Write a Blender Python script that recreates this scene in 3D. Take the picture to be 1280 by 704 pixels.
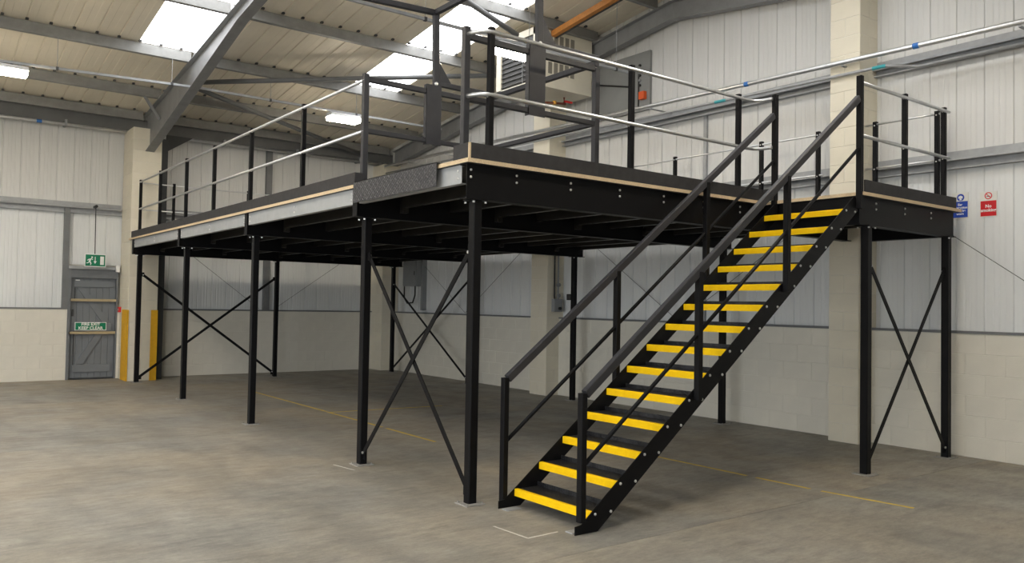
import bpy, math, random
from mathutils import Vector, Matrix

random.seed(4)
for o in list(bpy.data.objects):
    bpy.data.objects.remove(o, do_unlink=True)
SC = bpy.context.scene
COL = SC.collection

# ------------------------------------------------------------------ camera
CAM_F, CAM_ROLL, CAM_PITCH, CAM_YAW = 1018.466, 0.017533, 0.0291365, 0.9222542
cam = bpy.data.cameras.new('camera')
cam_o = bpy.data.objects.new('camera', cam)
COL.objects.link(cam_o)
_F = Vector((math.cos(CAM_YAW) * math.cos(CAM_PITCH), math.sin(CAM_YAW) * math.cos(CAM_PITCH), math.sin(CAM_PITCH)))
_R = Vector((math.sin(CAM_YAW), -math.cos(CAM_YAW), 0))
_U = _R.cross(_F)
_r = _R * math.cos(CAM_ROLL) + _U * math.sin(CAM_ROLL)
_u = _U * math.cos(CAM_ROLL) - _R * math.sin(CAM_ROLL)
_M = Matrix((_r, _u, -_F)).transposed().to_4x4()
_M.translation = Vector((-3.8689, -5.6307, 1.6564))
cam_o.matrix_world = _M
cam.sensor_fit = 'HORIZONTAL'
cam.sensor_width = 36.0
cam.lens = CAM_F / 1280 * 36.0
cam.clip_start = 0.05
cam.clip_end = 200
SC.camera = cam_o

# ------------------------------------------------------------------ light levels and exposure
LAMP_STRENGTH = 62.0
ROOFLIGHT_STRENGTH = 4.0
SKY_STRENGTH = 4.1              # overcast daylight, let in through the added doorways
SC.view_settings.view_transform = 'Standard'
SC.view_settings.look = 'None'
SC.view_settings.gamma = 1.0
SC.view_settings.use_curve_mapping = False
SC.view_settings.exposure = 0.32
world = bpy.data.worlds.new('overcast_sky')
SC.world = world
world.use_nodes = True
world.node_tree.nodes['Background'].inputs[0].default_value = (0.93, 0.97, 1.0, 1)
world.node_tree.nodes['Background'].inputs[1].default_value = SKY_STRENGTH

# ------------------------------------------------------------------ main dimensions (metres)
XW, YW = 6.05, 12.81            # inner faces of the block walls
XC, YC = 6.15, 12.91            # inner faces of the cladding above them
X0, Y0 = -11.0, -7.6            # far sides of the hall, out of view
DOOR_Y0, DOOR_Y1, DOOR_H = -5.2, 4.4, 4.6   # unseen doorway added in the far side wall to let daylight in
DOOR_X0, DOOR_X1 = -9.6, -5.4                # unseen doorway added behind the viewer to brighten the eaves wall
portal = bpy.data.lights.new('added_doorway_portal', 'AREA')
portal.shape = 'RECTANGLE'
portal.size, portal.size_y = DOOR_Y1 - DOOR_Y0, DOOR_H
portal.cycles.is_portal = True
portal_o = bpy.data.objects.new('added_doorway_portal', portal)
COL.objects.link(portal_o)
portal_o.location = (X0 - 0.1, (DOOR_Y0 + DOOR_Y1) / 2, DOOR_H / 2)
portal_o.rotation_euler = (math.radians(90), 0, math.radians(-90))
RIDGE = 3.2
DECK = 2.862                    # top of the mezzanine deck
RAILTOP = 4.033
def z_raf(y):                   # top of rafters / bottom of purlins
    return 5.41 + 0.128 * (12.4 - y) if y > RIDGE else 5.41 + 0.128 * (12.4 - (2 * RIDGE - y))
def z_sheet(y):
    return z_raf(y) + 0.22

portal2 = bpy.data.lights.new('added_rear_doorway_portal', 'AREA')
portal2.shape = 'RECTANGLE'
portal2.size, portal2.size_y = DOOR_X1 - DOOR_X0, DOOR_H
portal2.cycles.is_portal = True
portal2_o = bpy.data.objects.new('added_rear_doorway_portal', portal2)
COL.objects.link(portal2_o)
portal2_o.location = ((DOOR_X0 + DOOR_X1) / 2, Y0 - 0.1, DOOR_H / 2)
portal2_o.rotation_euler = (math.radians(90), 0, 0)

# ------------------------------------------------------------------ materials
MATS = {}
def mat(name, col, rough=0.6, metal=0.0, var=0.0, vscale=6.0, bump=0.0, bscale=60.0, rnd=0.0, spec=0.5, emit=None, estr=0.0, detail=6.0, col2=None, stretch=None):
    """col, with noise variation towards col2, fine bump, and a small tint change per object."""
    m = bpy.data.materials.new(name)
    m.use_nodes = True
    nt = m.node_tree
    b = nt.nodes['Principled BSDF']
    b.inputs['Roughness'].default_value = rough
    b.inputs['Metallic'].default_value = metal
    b.inputs['Specular IOR Level'].default_value = spec
    b.inputs['Base Color'].default_value = (*col, 1)
    if emit:
        b.inputs['Emission Color'].default_value = (*emit, 1)
        b.inputs['Emission Strength'].default_value = estr
    src = None
    if var or bump or col2:
        tc = nt.nodes.new('ShaderNodeTexCoord')
        mp = nt.nodes.new('ShaderNodeMapping')
        nt.links.new(tc.outputs['Object'], mp.inputs[0])
        if stretch:
            mp.inputs['Scale'].default_value = stretch
        vec = mp.outputs[0]
    if var or col2:
        n = nt.nodes.new('ShaderNodeTexNoise')
        n.inputs['Scale'].default_value = vscale
        n.inputs['Detail'].default_value = detail
        n.inputs['Roughness'].default_value = 0.6
        nt.links.new(vec, n.inputs['Vector'])
        r = nt.nodes.new('ShaderNodeValToRGB')
        r.color_ramp.elements[0].position = 0.3
        r.color_ramp.elements[1].position = 0.7
        c2 = col2 or tuple(c * (1 - var) for c in col)
        c1 = col if col2 else tuple(min(1, c * (1 + var)) for c in col)
        r.color_ramp.elements[0].color = (*c2, 1)
        r.color_ramp.elements[1].color = (*c1, 1)
        nt.links.new(n.outputs['Fac'], r.inputs[0])
        src = r.outputs[0]
        nt.links.new(src, b.inputs['Base Color'])
    if rnd:
        oi = nt.nodes.new('ShaderNodeObjectInfo')
        mr = nt.nodes.new('ShaderNodeMapRange')
        mr.inputs['To Min'].default_value = 1 - rnd
        mr.inputs['To Max'].default_value = 1 + rnd
        nt.links.new(oi.outputs['Random'], mr.inputs['Value'])
        hs = nt.nodes.new('ShaderNodeHueSaturation')
        hs.inputs['Color'].default_value = (*col, 1)
        if src:
            nt.links.new(src, hs.inputs['Color'])
        nt.links.new(mr.outputs[0], hs.inputs['Value'])
        nt.links.new(hs.outputs[0], b.inputs['Base Color'])
    if bump:
        n2 = nt.nodes.new('ShaderNodeTexNoise')
        n2.inputs['Scale'].default_value = bscale
        n2.inputs['Detail'].default_value = 4
        nt.links.new(vec, n2.inputs['Vector'])
        bp = nt.nodes.new('ShaderNodeBump')
        bp.inputs['Strength'].default_value = bump
        bp.inputs['Distance'].default_value = 0.01
        nt.links.new(n2.outputs['Fac'], bp.inputs['Height'])
        nt.links.new(bp.outputs[0], b.inputs['Normal'])
    MATS[name] = m
    return m

mat('black_steel', (0.007, 0.007, 0.008), 0.45, spec=0.13, var=0.12, vscale=9, bump=0.05, bscale=250)
mat('charcoal_steel', (0.042, 0.042, 0.047), 0.45, spec=0.25, var=0.10, vscale=9, bump=0.05, bscale=250)
mat('galv', (0.50, 0.51, 0.52), 0.42, metal=0.75, var=0.14, vscale=14)
mat('galv_tube', (0.66, 0.67, 0.68), 0.33, metal=0.85, var=0.08, vscale=20)
mat('galv_matt', (0.36, 0.37, 0.38), 0.6, metal=0.25, var=0.12, vscale=8)
mat('purlin_steel', (0.27, 0.27, 0.262), 0.5, metal=0.25, var=0.15, vscale=5)
mat('rafter_steel', (0.25, 0.255, 0.26), 0.5, metal=0.1, var=0.12, vscale=4)
mat('grey_steel', (0.16, 0.165, 0.17), 0.55, var=0.1, vscale=5)
mat('dark_grey_steel', (0.055, 0.058, 0.06), 0.55, spec=0.3, var=0.12, vscale=5)
mat('joist_steel_shaded', (0.040, 0.038, 0.034), 0.3, metal=0.5, spec=0.4, var=0.15, vscale=6)  # galvanised joists made dark; shade under the deck is put into the colour
mat('stud_grey', (0.10, 0.10, 0.105), 0.4, metal=0.3)
mat('bolt_zinc', (0.75, 0.75, 0.74), 0.35, metal=0.8)
mat('chipboard', (0.78, 0.63, 0.43), 0.75, col2=(0.52, 0.39, 0.23), vscale=140, detail=3, bump=0.1, bscale=200)
mat('deck_film_and_shade', (0.055, 0.055, 0.058), 0.6, var=0.1, vscale=20)
mat('toe_board', (0.042, 0.041, 0.043), 0.6, spec=0.2, var=0.16, vscale=12, bump=0.04, bscale=200)
mat('nosing_yellow', (1.0, 0.60, 0.004), 0.6, spec=0.15, var=0.07, vscale=25, bump=0.25, bscale=420)
mat('lamp_case', (0.75, 0.76, 0.77), 0.4)
mat('lamp_diffuser', (1, 1, 1), 0.5, emit=(1.0, 0.87, 0.67), estr=LAMP_STRENGTH)
mat('rooflight_sheet', (0.9, 0.9, 0.88), 0.5, emit=(0.97, 0.98, 1.0), estr=ROOFLIGHT_STRENGTH)
mat('block_paint', (0.73, 0.70, 0.615), 0.62, var=0.05, vscale=2.2, bump=0.3, bscale=90, rnd=0.012)
mat('block_joint', (0.76, 0.73, 0.65), 0.7, var=0.05, vscale=5)
mat('pilaster_paint', (0.74, 0.69, 0.565), 0.6, var=0.05, vscale=2.0, bump=0.3, bscale=90, rnd=0.01)
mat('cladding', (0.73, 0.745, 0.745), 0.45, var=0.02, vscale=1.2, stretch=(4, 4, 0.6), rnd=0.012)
mat('cladding_upper_dimmed', (0.65, 0.65, 0.635), 0.45, var=0.02, vscale=1.2, stretch=(4, 4, 0.6), rnd=0.012)  # same paint as the lower cladding; its dimmer light is put into this colour
mat('roof_cream', (0.86, 0.79, 0.655), 0.5, var=0.05, vscale=1.2, rnd=0.02)
mat('backing', (0.2, 0.2, 0.2), 0.8)
mat('guard_yellow', (0.78, 0.42, 0.012), 0.5, var=0.08, vscale=12)
mat('door_grey', (0.165, 0.18, 0.195), 0.6, var=0.04, vscale=5, rnd=0.03)
mat('door_frame_grey', (0.15, 0.16, 0.17), 0.55, var=0.1, vscale=7)
mat('timber', (0.42, 0.34, 0.20), 0.7, var=0.18, vscale=14, stretch=(0.6, 8, 8))
mat('white_plastic', (0.82, 0.82, 0.80), 0.4)
mat('sign_green', (0.0, 0.19, 0.09), 0.4)
mat('sign_white', (0.85, 0.86, 0.84), 0.4)
mat('sign_blue', (0.012, 0.06, 0.42), 0.4)
mat('sign_red', (0.62, 0.012, 0.018), 0.4)
mat('sign_black', (0.02, 0.02, 0.02), 0.5)
mat('heater_cream', (0.72, 0.68, 0.56), 0.45, var=0.04, vscale=4)
mat('heater_dark', (0.05, 0.05, 0.05), 0.5)
mat('heater_slot', (0.22, 0.205, 0.17), 0.6)
mat('flue_steel', (0.42, 0.39, 0.34), 0.5, metal=0.4, var=0.3, vscale=30)
mat('elec_grey', (0.26, 0.27, 0.275), 0.5, var=0.06, vscale=6)
mat('panel_grey', (0.24, 0.245, 0.24), 0.6, var=0.06, vscale=4)
mat('cable_black', (0.015, 0.015, 0.015), 0.5)
mat('orange_paint', (0.72, 0.10, 0.012), 0.5)
mat('rust_orange', (0.50, 0.20, 0.04), 0.6, var=0.2, vscale=12)
mat('brown_pipe', (0.17, 0.045, 0.02), 0.5)
mat('red_plastic', (0.6, 0.02, 0.02), 0.4)
mat('tape_blue', (0.03, 0.16, 0.5), 0.5)
mat('tape_teal', (0.04, 0.34, 0.38), 0.5)
mat('brass', (0.7, 0.36, 0.06), 0.4, metal=0.5)
mat('paint_white_faded', (0.62, 0.60, 0.55), 0.8, var=0.15, vscale=30)
mat('line_yellow', (0.80, 0.56, 0.05), 0.8, col2=(0.50, 0.38, 0.12), vscale=9, detail=8)
mat('galv_pale', (0.40, 0.415, 0.425), 0.6, metal=0.15, var=0.06, vscale=10)
mat('plate_grey', (0.30, 0.29, 0.27), 0.75, var=0.15, vscale=20)
mat('eaves_steel', (0.13, 0.132, 0.13), 0.55, var=0.1, vscale=4)
mat('sign_plate', (0.72, 0.72, 0.68), 0.5)

def chequer_material(name, col, wear):
    m = mat(name, col, 0.45, metal=0.2, spec=0.3)
    nt = m.node_tree
    b = nt.nodes['Principled BSDF']
    tc = nt.nodes.new('ShaderNodeTexCoord')
    mp = nt.nodes.new('ShaderNodeMapping')
    mp.inputs['Rotation'].default_value = (0.6, 0.6, math.radians(45))
    nt.links.new(tc.outputs['Object'], mp.inputs[0])
    vo = nt.nodes.new('ShaderNodeTexVoronoi')
    vo.inputs['Scale'].default_value = 42
    vo.inputs['Randomness'].default_value = 0.0
    nt.links.new(mp.outputs[0], vo.inputs['Vector'])
    bp = nt.nodes.new('ShaderNodeBump')
    bp.invert = True
    bp.inputs['Strength'].default_value = 0.9
    bp.inputs['Distance'].default_value = 0.006
    nt.links.new(vo.outputs['Distance'], bp.inputs['Height'])
    nt.links.new(bp.outputs[0], b.inputs['Normal'])
    no = nt.nodes.new('ShaderNodeTexNoise')
    no.inputs['Scale'].default_value = 7
    no.inputs['Detail'].default_value = 6
    nt.links.new(tc.outputs['Object'], no.inputs['Vector'])
    rp = nt.nodes.new('ShaderNodeValToRGB')
    rp.color_ramp.elements[0].position = 0.4
    rp.color_ramp.elements[1].position = 0.75
    rp.color_ramp.elements[0].color = (*col, 1)
    rp.color_ramp.elements[1].color = (*wear, 1)
    nt.links.new(no.outputs['Fac'], rp.inputs[0])
    nt.links.new(rp.outputs[0], b.inputs['Base Color'])
    return m
chequer_material('chequer_plate', (0.055, 0.055, 0.06), (0.075, 0.075, 0.08))
chequer_material('tread_plate', (0.014, 0.0145, 0.016), (0.05, 0.05, 0.053))

def concrete_material():
    m = bpy.data.materials.new('concrete')
    m.use_nodes = True
    nt = m.node_tree
    b = nt.nodes['Principled BSDF']
    b.inputs['Specular IOR Level'].default_value = 0.35
    tc = nt.nodes.new('ShaderNodeTexCoord')
    def noise(scale, detail=8, rough=0.6, stretch=None, rot=0.0):
        mp = nt.nodes.new('ShaderNodeMapping')
        nt.links.new(tc.outputs['Object'], mp.inputs[0])
        mp.inputs['Rotation'].default_value = (0, 0, rot)
        if stretch:
            mp.inputs['Scale'].default_value = stretch
        n = nt.nodes.new('ShaderNodeTexNoise')
        n.inputs['Scale'].default_value = scale
        n.inputs['Detail'].default_value = detail
        n.inputs['Roughness'].default_value = rough
        nt.links.new(mp.outputs[0], n.inputs['Vector'])
        return n.outputs['Fac']
    def ramp(fac, p0, c0, p1, c1):
        r = nt.nodes.new('ShaderNodeValToRGB')
        r.color_ramp.elements[0].position = p0
        r.color_ramp.elements[1].position = p1
        r.color_ramp.elements[0].color = (*c0, 1)
        r.color_ramp.elements[1].color = (*c1, 1)
        nt.links.new(fac, r.inputs[0])
        return r.outputs[0]
    def mix(a, c, fac, mode='MULTIPLY'):
        x = nt.nodes.new('ShaderNodeMixRGB')
        x.blend_type = mode
        if isinstance(fac, float):
            x.inputs[0].default_value = fac
        else:
            nt.links.new(fac, x.inputs[0])
        nt.links.new(a, x.inputs[1])
        nt.links.new(c, x.inputs[2])
        return x.outputs[0]
    base = ramp(noise(0.8, 10, 0.62), 0.32, (0.268, 0.253, 0.225), 0.68, (0.372, 0.35, 0.302))
    warm = ramp(noise(0.45, 6), 0.4, (0.98, 1.0, 1.02), 0.65, (1.07, 1.0, 0.90))
    c = mix(base, warm, 1.0)
    streak = ramp(noise(1.3, 8, 0.65, (1, 0.22, 1), 0.35), 0.36, (0.80, 0.80, 0.80), 0.55, (1.04, 1.03, 1.02))
    c = mix(c, streak, 0.75)
    scuff = ramp(noise(2.6, 12, 0.75, (0.4, 1.5, 1), 0.6), 0.34, (0.62, 0.62, 0.63), 0.46, (1, 1, 1))
    c = mix(c, scuff, 0.6)
    fine = ramp(noise(11, 12, 0.78, (0.45, 1.3, 1), -0.25), 0.34, (0.66, 0.665, 0.67), 0.62, (1.12, 1.11, 1.10))
    c = mix(c, fine, 0.8)
    speck = ramp(noise(26, 4, 0.6), 0.24, (0.45, 0.45, 0.45), 0.30, (1, 1, 1))
    c = mix(c, speck, 0.8)
    grain = ramp(noise(55, 3), 0.3, (0.86, 0.86, 0.86), 0.7, (1.08, 1.08, 1.08))
    c = mix(c, grain, 0.55)
    nt.links.new(c, b.inputs['Base Color'])
    rr = ramp(noise(1.7, 8), 0.35, (0.42, 0.42, 0.42), 0.7, (0.68, 0.68, 0.68))
    nt.links.new(rr, b.inputs['Roughness'])
    bp = nt.nodes.new('ShaderNodeBump')
    bp.inputs['Strength'].default_value = 0.12
    bp.inputs['Distance'].default_value = 0.01
    nt.links.new(noise(70, 4), bp.inputs['Height'])
    nt.links.new(bp.outputs[0], b.inputs['Normal'])
    MATS['concrete'] = m
concrete_material()
mat('floor_joint', (0.09, 0.085, 0.08), 0.9)

# ------------------------------------------------------------------ mesh helpers
class MB:
    """collects shapes in world coordinates and links them as one mesh object"""
    def __init__(s):
        s.v, s.f = [], []
    def add(s, vs, fs):
        n = len(s.v)
        s.v += [tuple(v) for v in vs]
        s.f += [tuple(i + n for i in f) for f in fs]
        return s
    def box(s, x0, x1, y0, y1, z0, z1):
        vs = [(x, y, z) for z in (z0, z1) for y in (y0, y1) for x in (x0, x1)]
        return s.add(vs, [(0, 2, 3, 1), (4, 5, 7, 6), (0, 1, 5, 4), (1, 3, 7, 5), (3, 2, 6, 7), (2, 0, 4, 6)])
    def sweep(s, path, prof, up=(0, 0, 1), cap=True):
        """sweep the closed 2-d profile (a, b) along a path; a runs sideways, b along 'up'"""
        pts = [Vector(p) for p in path]
        n = len(prof)
        up = Vector(up)
        rings = []
        for i, p in enumerate(pts):
            d = Vector((0, 0, 0))
            if i > 0:
                d += (pts[i] - pts[i - 1]).normalized()
            if i < len(pts) - 1:
                d += (pts[i + 1] - pts[i]).normalized()
            d.normalize()
            u = up if abs(d.dot(up)) < 0.98 else Vector((1, 0, 0))
            a = d.cross(u).normalized()
            b = a.cross(d).normalized()
            k = 1.0
            if 0 < i < len(pts) - 1:
                c = (pts[i] - pts[i - 1]).normalized().dot((pts[i + 1] - pts[i]).normalized())
                k = 1 / max(0.5, math.sqrt((1 + c) / 2))
            rings += [p + a * (q[0] * k) + b * q[1] for q in prof]
        fs = []
        for i in range(len(pts) - 1):
            for j in range(n):
                k2 = (j + 1) % n
                fs.append((i * n + j, i * n + k2, (i + 1) * n + k2, (i + 1) * n + j))
        if cap:
            fs.append(tuple(range(n - 1, -1, -1)))
            fs.append(tuple((len(pts) - 1) * n + j for j in range(n)))
        return s.add(rings, fs)
    def bar(s, p0, p1, w, h, ch=0.006, up=(0, 0, 1)):
        ch = min(ch, w * 0.3, h * 0.3)
        a, b = w / 2, h / 2
        prof = [(-a + ch, -b), (a - ch, -b), (a, -b + ch), (a, b - ch), (a - ch, b), (-a + ch, b), (-a, b - ch), (-a, -b + ch)]
        return s.sweep([p0, p1], prof, up)
    def tube(s, path, r, n=10, up=(0, 0, 1)):
        return s.sweep(path, [(r * math.cos(2 * math.pi * i / n), r * math.sin(2 * math.pi * i / n)) for i in range(n)], up)
    def cbar(s, p0, p1, w, h, t, flip=1, up=(0, 0, 1), lip=0.0):
        """channel: web on the far side of a, flanges of width w"""
        a = [(0, -h / 2), (w, -h / 2), (w, -h / 2 + t), (t, -h / 2 + t), (t, h / 2 - t), (w, h / 2 - t), (w, h / 2), (0, h / 2)]
        if lip:
            a = [(0, -h / 2), (w, -h / 2), (w, -h / 2 + lip), (w - t, -h / 2 + lip), (w - t, -h / 2 + t), (t, -h / 2 + t),
                 (t, h / 2 - t), (w - t, h / 2 - t), (w - t, h / 2 - lip), (w, h / 2 - lip), (w, h / 2), (0, h / 2)]
        if flip < 0:
            a = [(-x, y) for x, y in reversed(a)]
        return s.sweep([p0, p1], a, up)
    def ibar(s, p0, p1, w, h, tw, tf, up=(0, 0, 1)):
        a, b, c = w / 2, h / 2, tw / 2
        prof = [(-a, -b), (a, -b), (a, -b + tf), (c, -b + tf), (c, b - tf), (a, b - tf), (a, b), (-a, b), (-a, b - tf), (-c, b - tf), (-c, -b + tf), (-a, -b + tf)]
        return s.sweep([p0, p1], prof, up)
    def poly(s, pts, thick):
        """flat polygon given in 3-d, thickened by the vector 'thick'"""
        n = len(pts)
        t = Vector(thick)
        vs = [Vector(p) for p in pts] + [Vector(p) + t for p in pts]
        fs = [tuple(range(n)), tuple(range(2 * n - 1, n - 1, -1))]
        fs += [(i, i + n, (i + 1) % n + n, (i + 1) % n) for i in range(n)]
        return s.add(vs, fs)
    def disc(s, c, ax, r, t, n=12, dome=0.0):
        c, ax = Vector(c), Vector(ax).normalized()
        u = Vector((0, 0, 1)) if abs(ax.z) < 0.9 else Vector((1, 0, 0))
        a = ax.cross(u).normalized()
        b = ax.cross(a)
        ring = lambda rr, h: [c + ax * h + a * (rr * math.cos(2 * math.pi * i / n)) + b * (rr * math.sin(2 * math.pi * i / n)) for i in range(n)]
        vs = ring(r, 0) + ring(r, t * (0.6 if dome else 1)) + ring(r * (0.55 if dome else 1), t + 1e-5)
        fs = [tuple(range(n))]
        for k in (0, n):
            fs += [(k + i, k + (i + 1) % n, k + n + (i + 1) % n, k + n + i) for i in range(n)]
        fs.append(tuple(2 * n + i for i in range(n - 1, -1, -1)))
        return s.add(vs, fs)
    def mesh(s, name, m, off=(0, 0, 0)):
        me = bpy.data.meshes.new(name)
        me.from_pydata([(a - off[0], b - off[1], c - off[2]) for a, b, c in s.v], [], s.f)
        me.materials.append(MATS[m])
        import bmesh
        bm = bmesh.new()
        bm.from_mesh(me)
        bmesh.ops.recalc_face_normals(bm, faces=bm.faces)
        bm.to_mesh(me)
        bm.free()
        return me
    def build(s, name, m, parent=None, smooth=False):
        off = origin(parent)
        c = [min(v[i] for v in s.v) * 0.5 + max(v[i] for v in s.v) * 0.5 for i in range(3)]
        me = s.mesh(name, m, c)
        if smooth:
            for p in me.polygons:
                p.use_smooth = len(p.vertices) == 4
        o = bpy.data.objects.new(name, me)
        COL.objects.link(o)
        o.location = [c[i] - off[i] for i in range(3)]
        o.parent = parent
        return o

def origin(o):
    l = Vector((0, 0, 0))
    while o is not None:
        l = l + o.location
        o = o.parent
    return l

def put(name, me, loc, parent, rotz=0.0):
    """another piece sharing mesh data"""
    o = bpy.data.objects.new(name, me)
    COL.objects.link(o)
    off = origin(parent)
    o.location = [loc[i] - off[i] for i in range(3)]
    o.rotation_euler = (0, 0, rotz)
    o.parent = parent
    return o

def thing(name, label, cat, loc=(0, 0, 0), group=None):
    o = bpy.data.objects.new(name, None)
    COL.objects.link(o)
    o.empty_display_size = 0.2
    o.location = loc
    return tag(o, label, cat, group)

def tag(o, label, cat, group=None):
    o['label'] = label
    o['category'] = cat
    if group:
        o['group'] = group
    return o

def struct(o, label, cat):
    o['kind'] = 'structure'
    return tag(o, label, cat)

def struct_empty(name, label, cat, loc=(0, 0, 0)):
    o = bpy.data.objects.new(name, None)
    COL.objects.link(o)
    o.location = loc
    return struct(o, label, cat)

def lettering(name, text, size, m, parent, centre, normal, align='CENTER', squeeze=1.0, bold=0.0, t=0.0015):
    """text as a thin mesh standing on a vertical sign whose face looks along 'normal'"""
    cu = bpy.data.curves.new(name, 'FONT')
    cu.body = text
    cu.size = size
    cu.align_x = align
    cu.align_y = 'CENTER'
    cu.extrude = t
    cu.offset = bold
    cu.space_line = 0.95
    tmp = bpy.data.objects.new(name, cu)
    COL.objects.link(tmp)
    dg = bpy.context.evaluated_depsgraph_get()
    me = bpy.data.meshes.new_from_object(tmp.evaluated_get(dg))
    bpy.data.objects.remove(tmp, do_unlink=True)
    n = Vector(normal)
    right = Vector((0, 0, 1)).cross(n)
    for v in me.vertices:
        c = v.co.copy()
        v.co = right * (c.x * squeeze) + Vector((0, 0, 1)) * c.y + n * c.z
    me.materials.clear()
    me.materials.append(MATS[m])
    o = bpy.data.objects.new(name, me)
    COL.objects.link(o)
    off = origin(parent)
    o.location = Vector(centre) - off
    o.parent = parent
    return o

# ================================================================== FLOOR
fl = MB().box(X0 - 0.3, XW + 0.3, Y0 - 0.3, YW + 0.3, -0.3, -0.006).build('floor', 'floor_joint')
struct(fl, 'stained grey concrete floor slab of the hall', 'floor')
ys = [Y0 - 0.3, -1.52, 4.55, 8.9, YW + 0.3]
xs = [X0 - 0.3, -4.6, 7.0]
for i in range(len(ys) - 1):
    for j in range(len(xs) - 1):
        x0, x1, y0, y1 = xs[j] + 0.002, min(xs[j + 1], XW + 0.3) - 0.002, ys[i] + 0.002, ys[i + 1] - 0.002
        me = MB().box(x0, x1, y0, y1, -0.1, 0.0)
        o = me.build('floor_slab', 'concrete', fl)
def strip(name, p, q, w, m, t=0.0012):
    return MB().bar((p[0], p[1], t / 2), (q[0], q[1], t / 2), w, t, 0).build(name, m, fl)
for a, b in (((1.40, 9.2), (1.40, 5.9)), ((1.39, 5.84), (1.38, 4.1)), ((1.38, 4.0), (1.37, 2.75)), ((2.95, 0.75), (2.96, -0.55)), ((2.96, -0.66), (2.97, -1.25)), ((2.975, -1.36), (3.06, -2.17)), ((1.42, 5.80), (3.3, 5.66))):
    strip('painted_line', a, b, 0.042, 'line_yellow')
for a, b in (((-0.238, -0.665), (-0.218, -1.055)), ((-0.218, -1.055), (0.066, -1.047)), ((-0.244, 2.11), (-0.19, 1.744))):
    strip('chalk_mark', a, b, 0.014, 'paint_white_faded')

# ================================================================== WALLS
def block_runs(length, n_courses, start=0.0, bl=0.44, ch=0.2215):
    out = []
    for c in range(n_courses):
        x = -0.22 if c % 2 else 0.0
        while x < length - 0.02:
            a, b = max(x, 0), min(x + bl, length)
            if b - a > 0.03:
                out.append((start + a, start + b, c * ch, (c + 1) * ch))
            x += bl
    return out
BLOCKS = {}
def block_mesh(w, d, h, m):
    """painted block: front face proud with a chamfered rim; x wide, facing -y, depth d"""
    k = (round(w, 3), round(d, 3), round(h, 3), m)
    if k not in BLOCKS:
        j, c = 0.0028, 0.0035
        a0, a1, b0, b1 = j, w - j, j, h - j
        vs = [(a0, d, b0), (a1, d, b0), (a1, d, b1), (a0, d, b1), (a0, c, b0), (a1, c, b0), (a1, c, b1), (a0, c, b1),
              (a0 + c, 0, b0 + c), (a1 - c, 0, b0 + c), (a1 - c, 0, b1 - c), (a0 + c, 0, b1 - c)]
        fs = [(3, 2, 1, 0), (8, 9, 10, 11)]
        for q in (0, 4):
            fs += [(q + i, q + (i + 1) % 4, q + 4 + (i + 1) % 4, q + 4 + i) for i in range(4)]
        BLOCKS[k] = MB().add(vs, fs).mesh('block', m)
    return BLOCKS[k]

SILL = 1.42
NCOURSE = 6
CH = SILL / NCOURSE
# ---- left (eaves) wall, looks along -y
DX0, DX1, DZ = -1.085, -0.165, 2.30
b = MB()
b.box(X0, DX0, YW + 0.005, YW + 0.35, 0, SILL).box(DX1, XC + 0.2, YW + 0.005, YW + 0.35, 0, SILL)
b.box(X0, DX0, YC + 0.045, YC + 0.25, SILL, 5.62).box(DX1, XC + 0.2, YC + 0.045, YC + 0.25, SILL, 5.62)
b.box(DX0, DX1, YC + 0.045, YC + 0.25, DZ, 5.62)
wl = b.build('wall_left', 'block_joint')
struct(wl, 'eaves wall of painted blocks with pale ribbed cladding above', 'wall')
for c in range(NCOURSE):
    for s0, s1 in ((X0, DX0), (DX1, XW)):
        for (a, e, z0, z1) in block_runs(s1 - s0, NCOURSE, s0, ch=CH):
            if abs(z0 - c * CH) < 1e-4:
                put('block', block_mesh(e - a, 0.05, CH, 'block_paint'), (a, YW, z0), wl)
# ---- right (gable) wall, looks along -x
b = MB()
b.box(XW + 0.005, XW + 0.35, Y0, YW + 0.35, 0, SILL)
prof = [(Y0, SILL), (YW + 0.35, SILL), (YW + 0.35, z_sheet(YW)), (RIDGE, z_sheet(RIDGE)), (Y0, z_sheet(Y0))]
b.poly([(XC + 0.045, y, z) for y, z in prof], (0.2, 0, 0))
wr = b.build('wall_right', 'block_joint')
struct(wr, 'gable wall of painted blocks with pale ribbed cladding above', 'wall')
for (a, e, z0, z1) in block_runs(YW - Y0, NCOURSE, 0.0, ch=CH):
    put('block', block_mesh(e - a, 0.05, CH, 'block_paint'), (XW, YW - a, z0), wr, -math.pi / 2)

# ---- cladding panels
PW = 0.312
def panel_profile(w):
    g, dep, rb = 0.007, 0.016, 0.003
    p = [(0, dep), (g, dep), (g + 0.008, 0)]
    for k in (0.3, 0.5, 0.7):
        c = w * k
        p += [(c - 0.012, 0), (c - 0.006, rb), (c + 0.006, rb), (c + 0.012, 0)]
    p += [(w - g - 0.008, 0), (w - g, dep), (w, dep)]
    return p
def panel_mesh(w, zf0, zf1, m):
    """front surface of a ribbed panel: local x wide, facing -y; zf give bottom and top heights by local x"""
    pr = panel_profile(w)
    vs = [(x, d, zf0) for x, d in pr] + [(x, d, zf1(x)) for x, d in pr]
    n = len(pr)
    fs = [(i, i + 1, n + i + 1, n + i) for i in range(n - 1)]
    vs += [(0, 0.045, zf0), (w, 0.045, zf0), (0, 0.045, zf1(0)), (w, 0.045, zf1(w))]
    k = 2 * n
    fs += [(k, k + 1, k + 3, k + 2), (0, n, k + 2, k), (n - 1, k + 1, k + 3, 2 * n - 1), tuple(range(n - 1, -1, -1)) + (k, k + 1), tuple(range(n, 2 * n)) + (k + 3, k + 2)]
    return MB().add(vs, fs).mesh('cladding_panel', m)
ZR = 3.46
lowp = panel_mesh(PW, SILL, lambda x: ZR, 'cladding')
overdoor = panel_mesh(PW, DZ + 0.03, lambda x: ZR, 'cladding')
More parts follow.
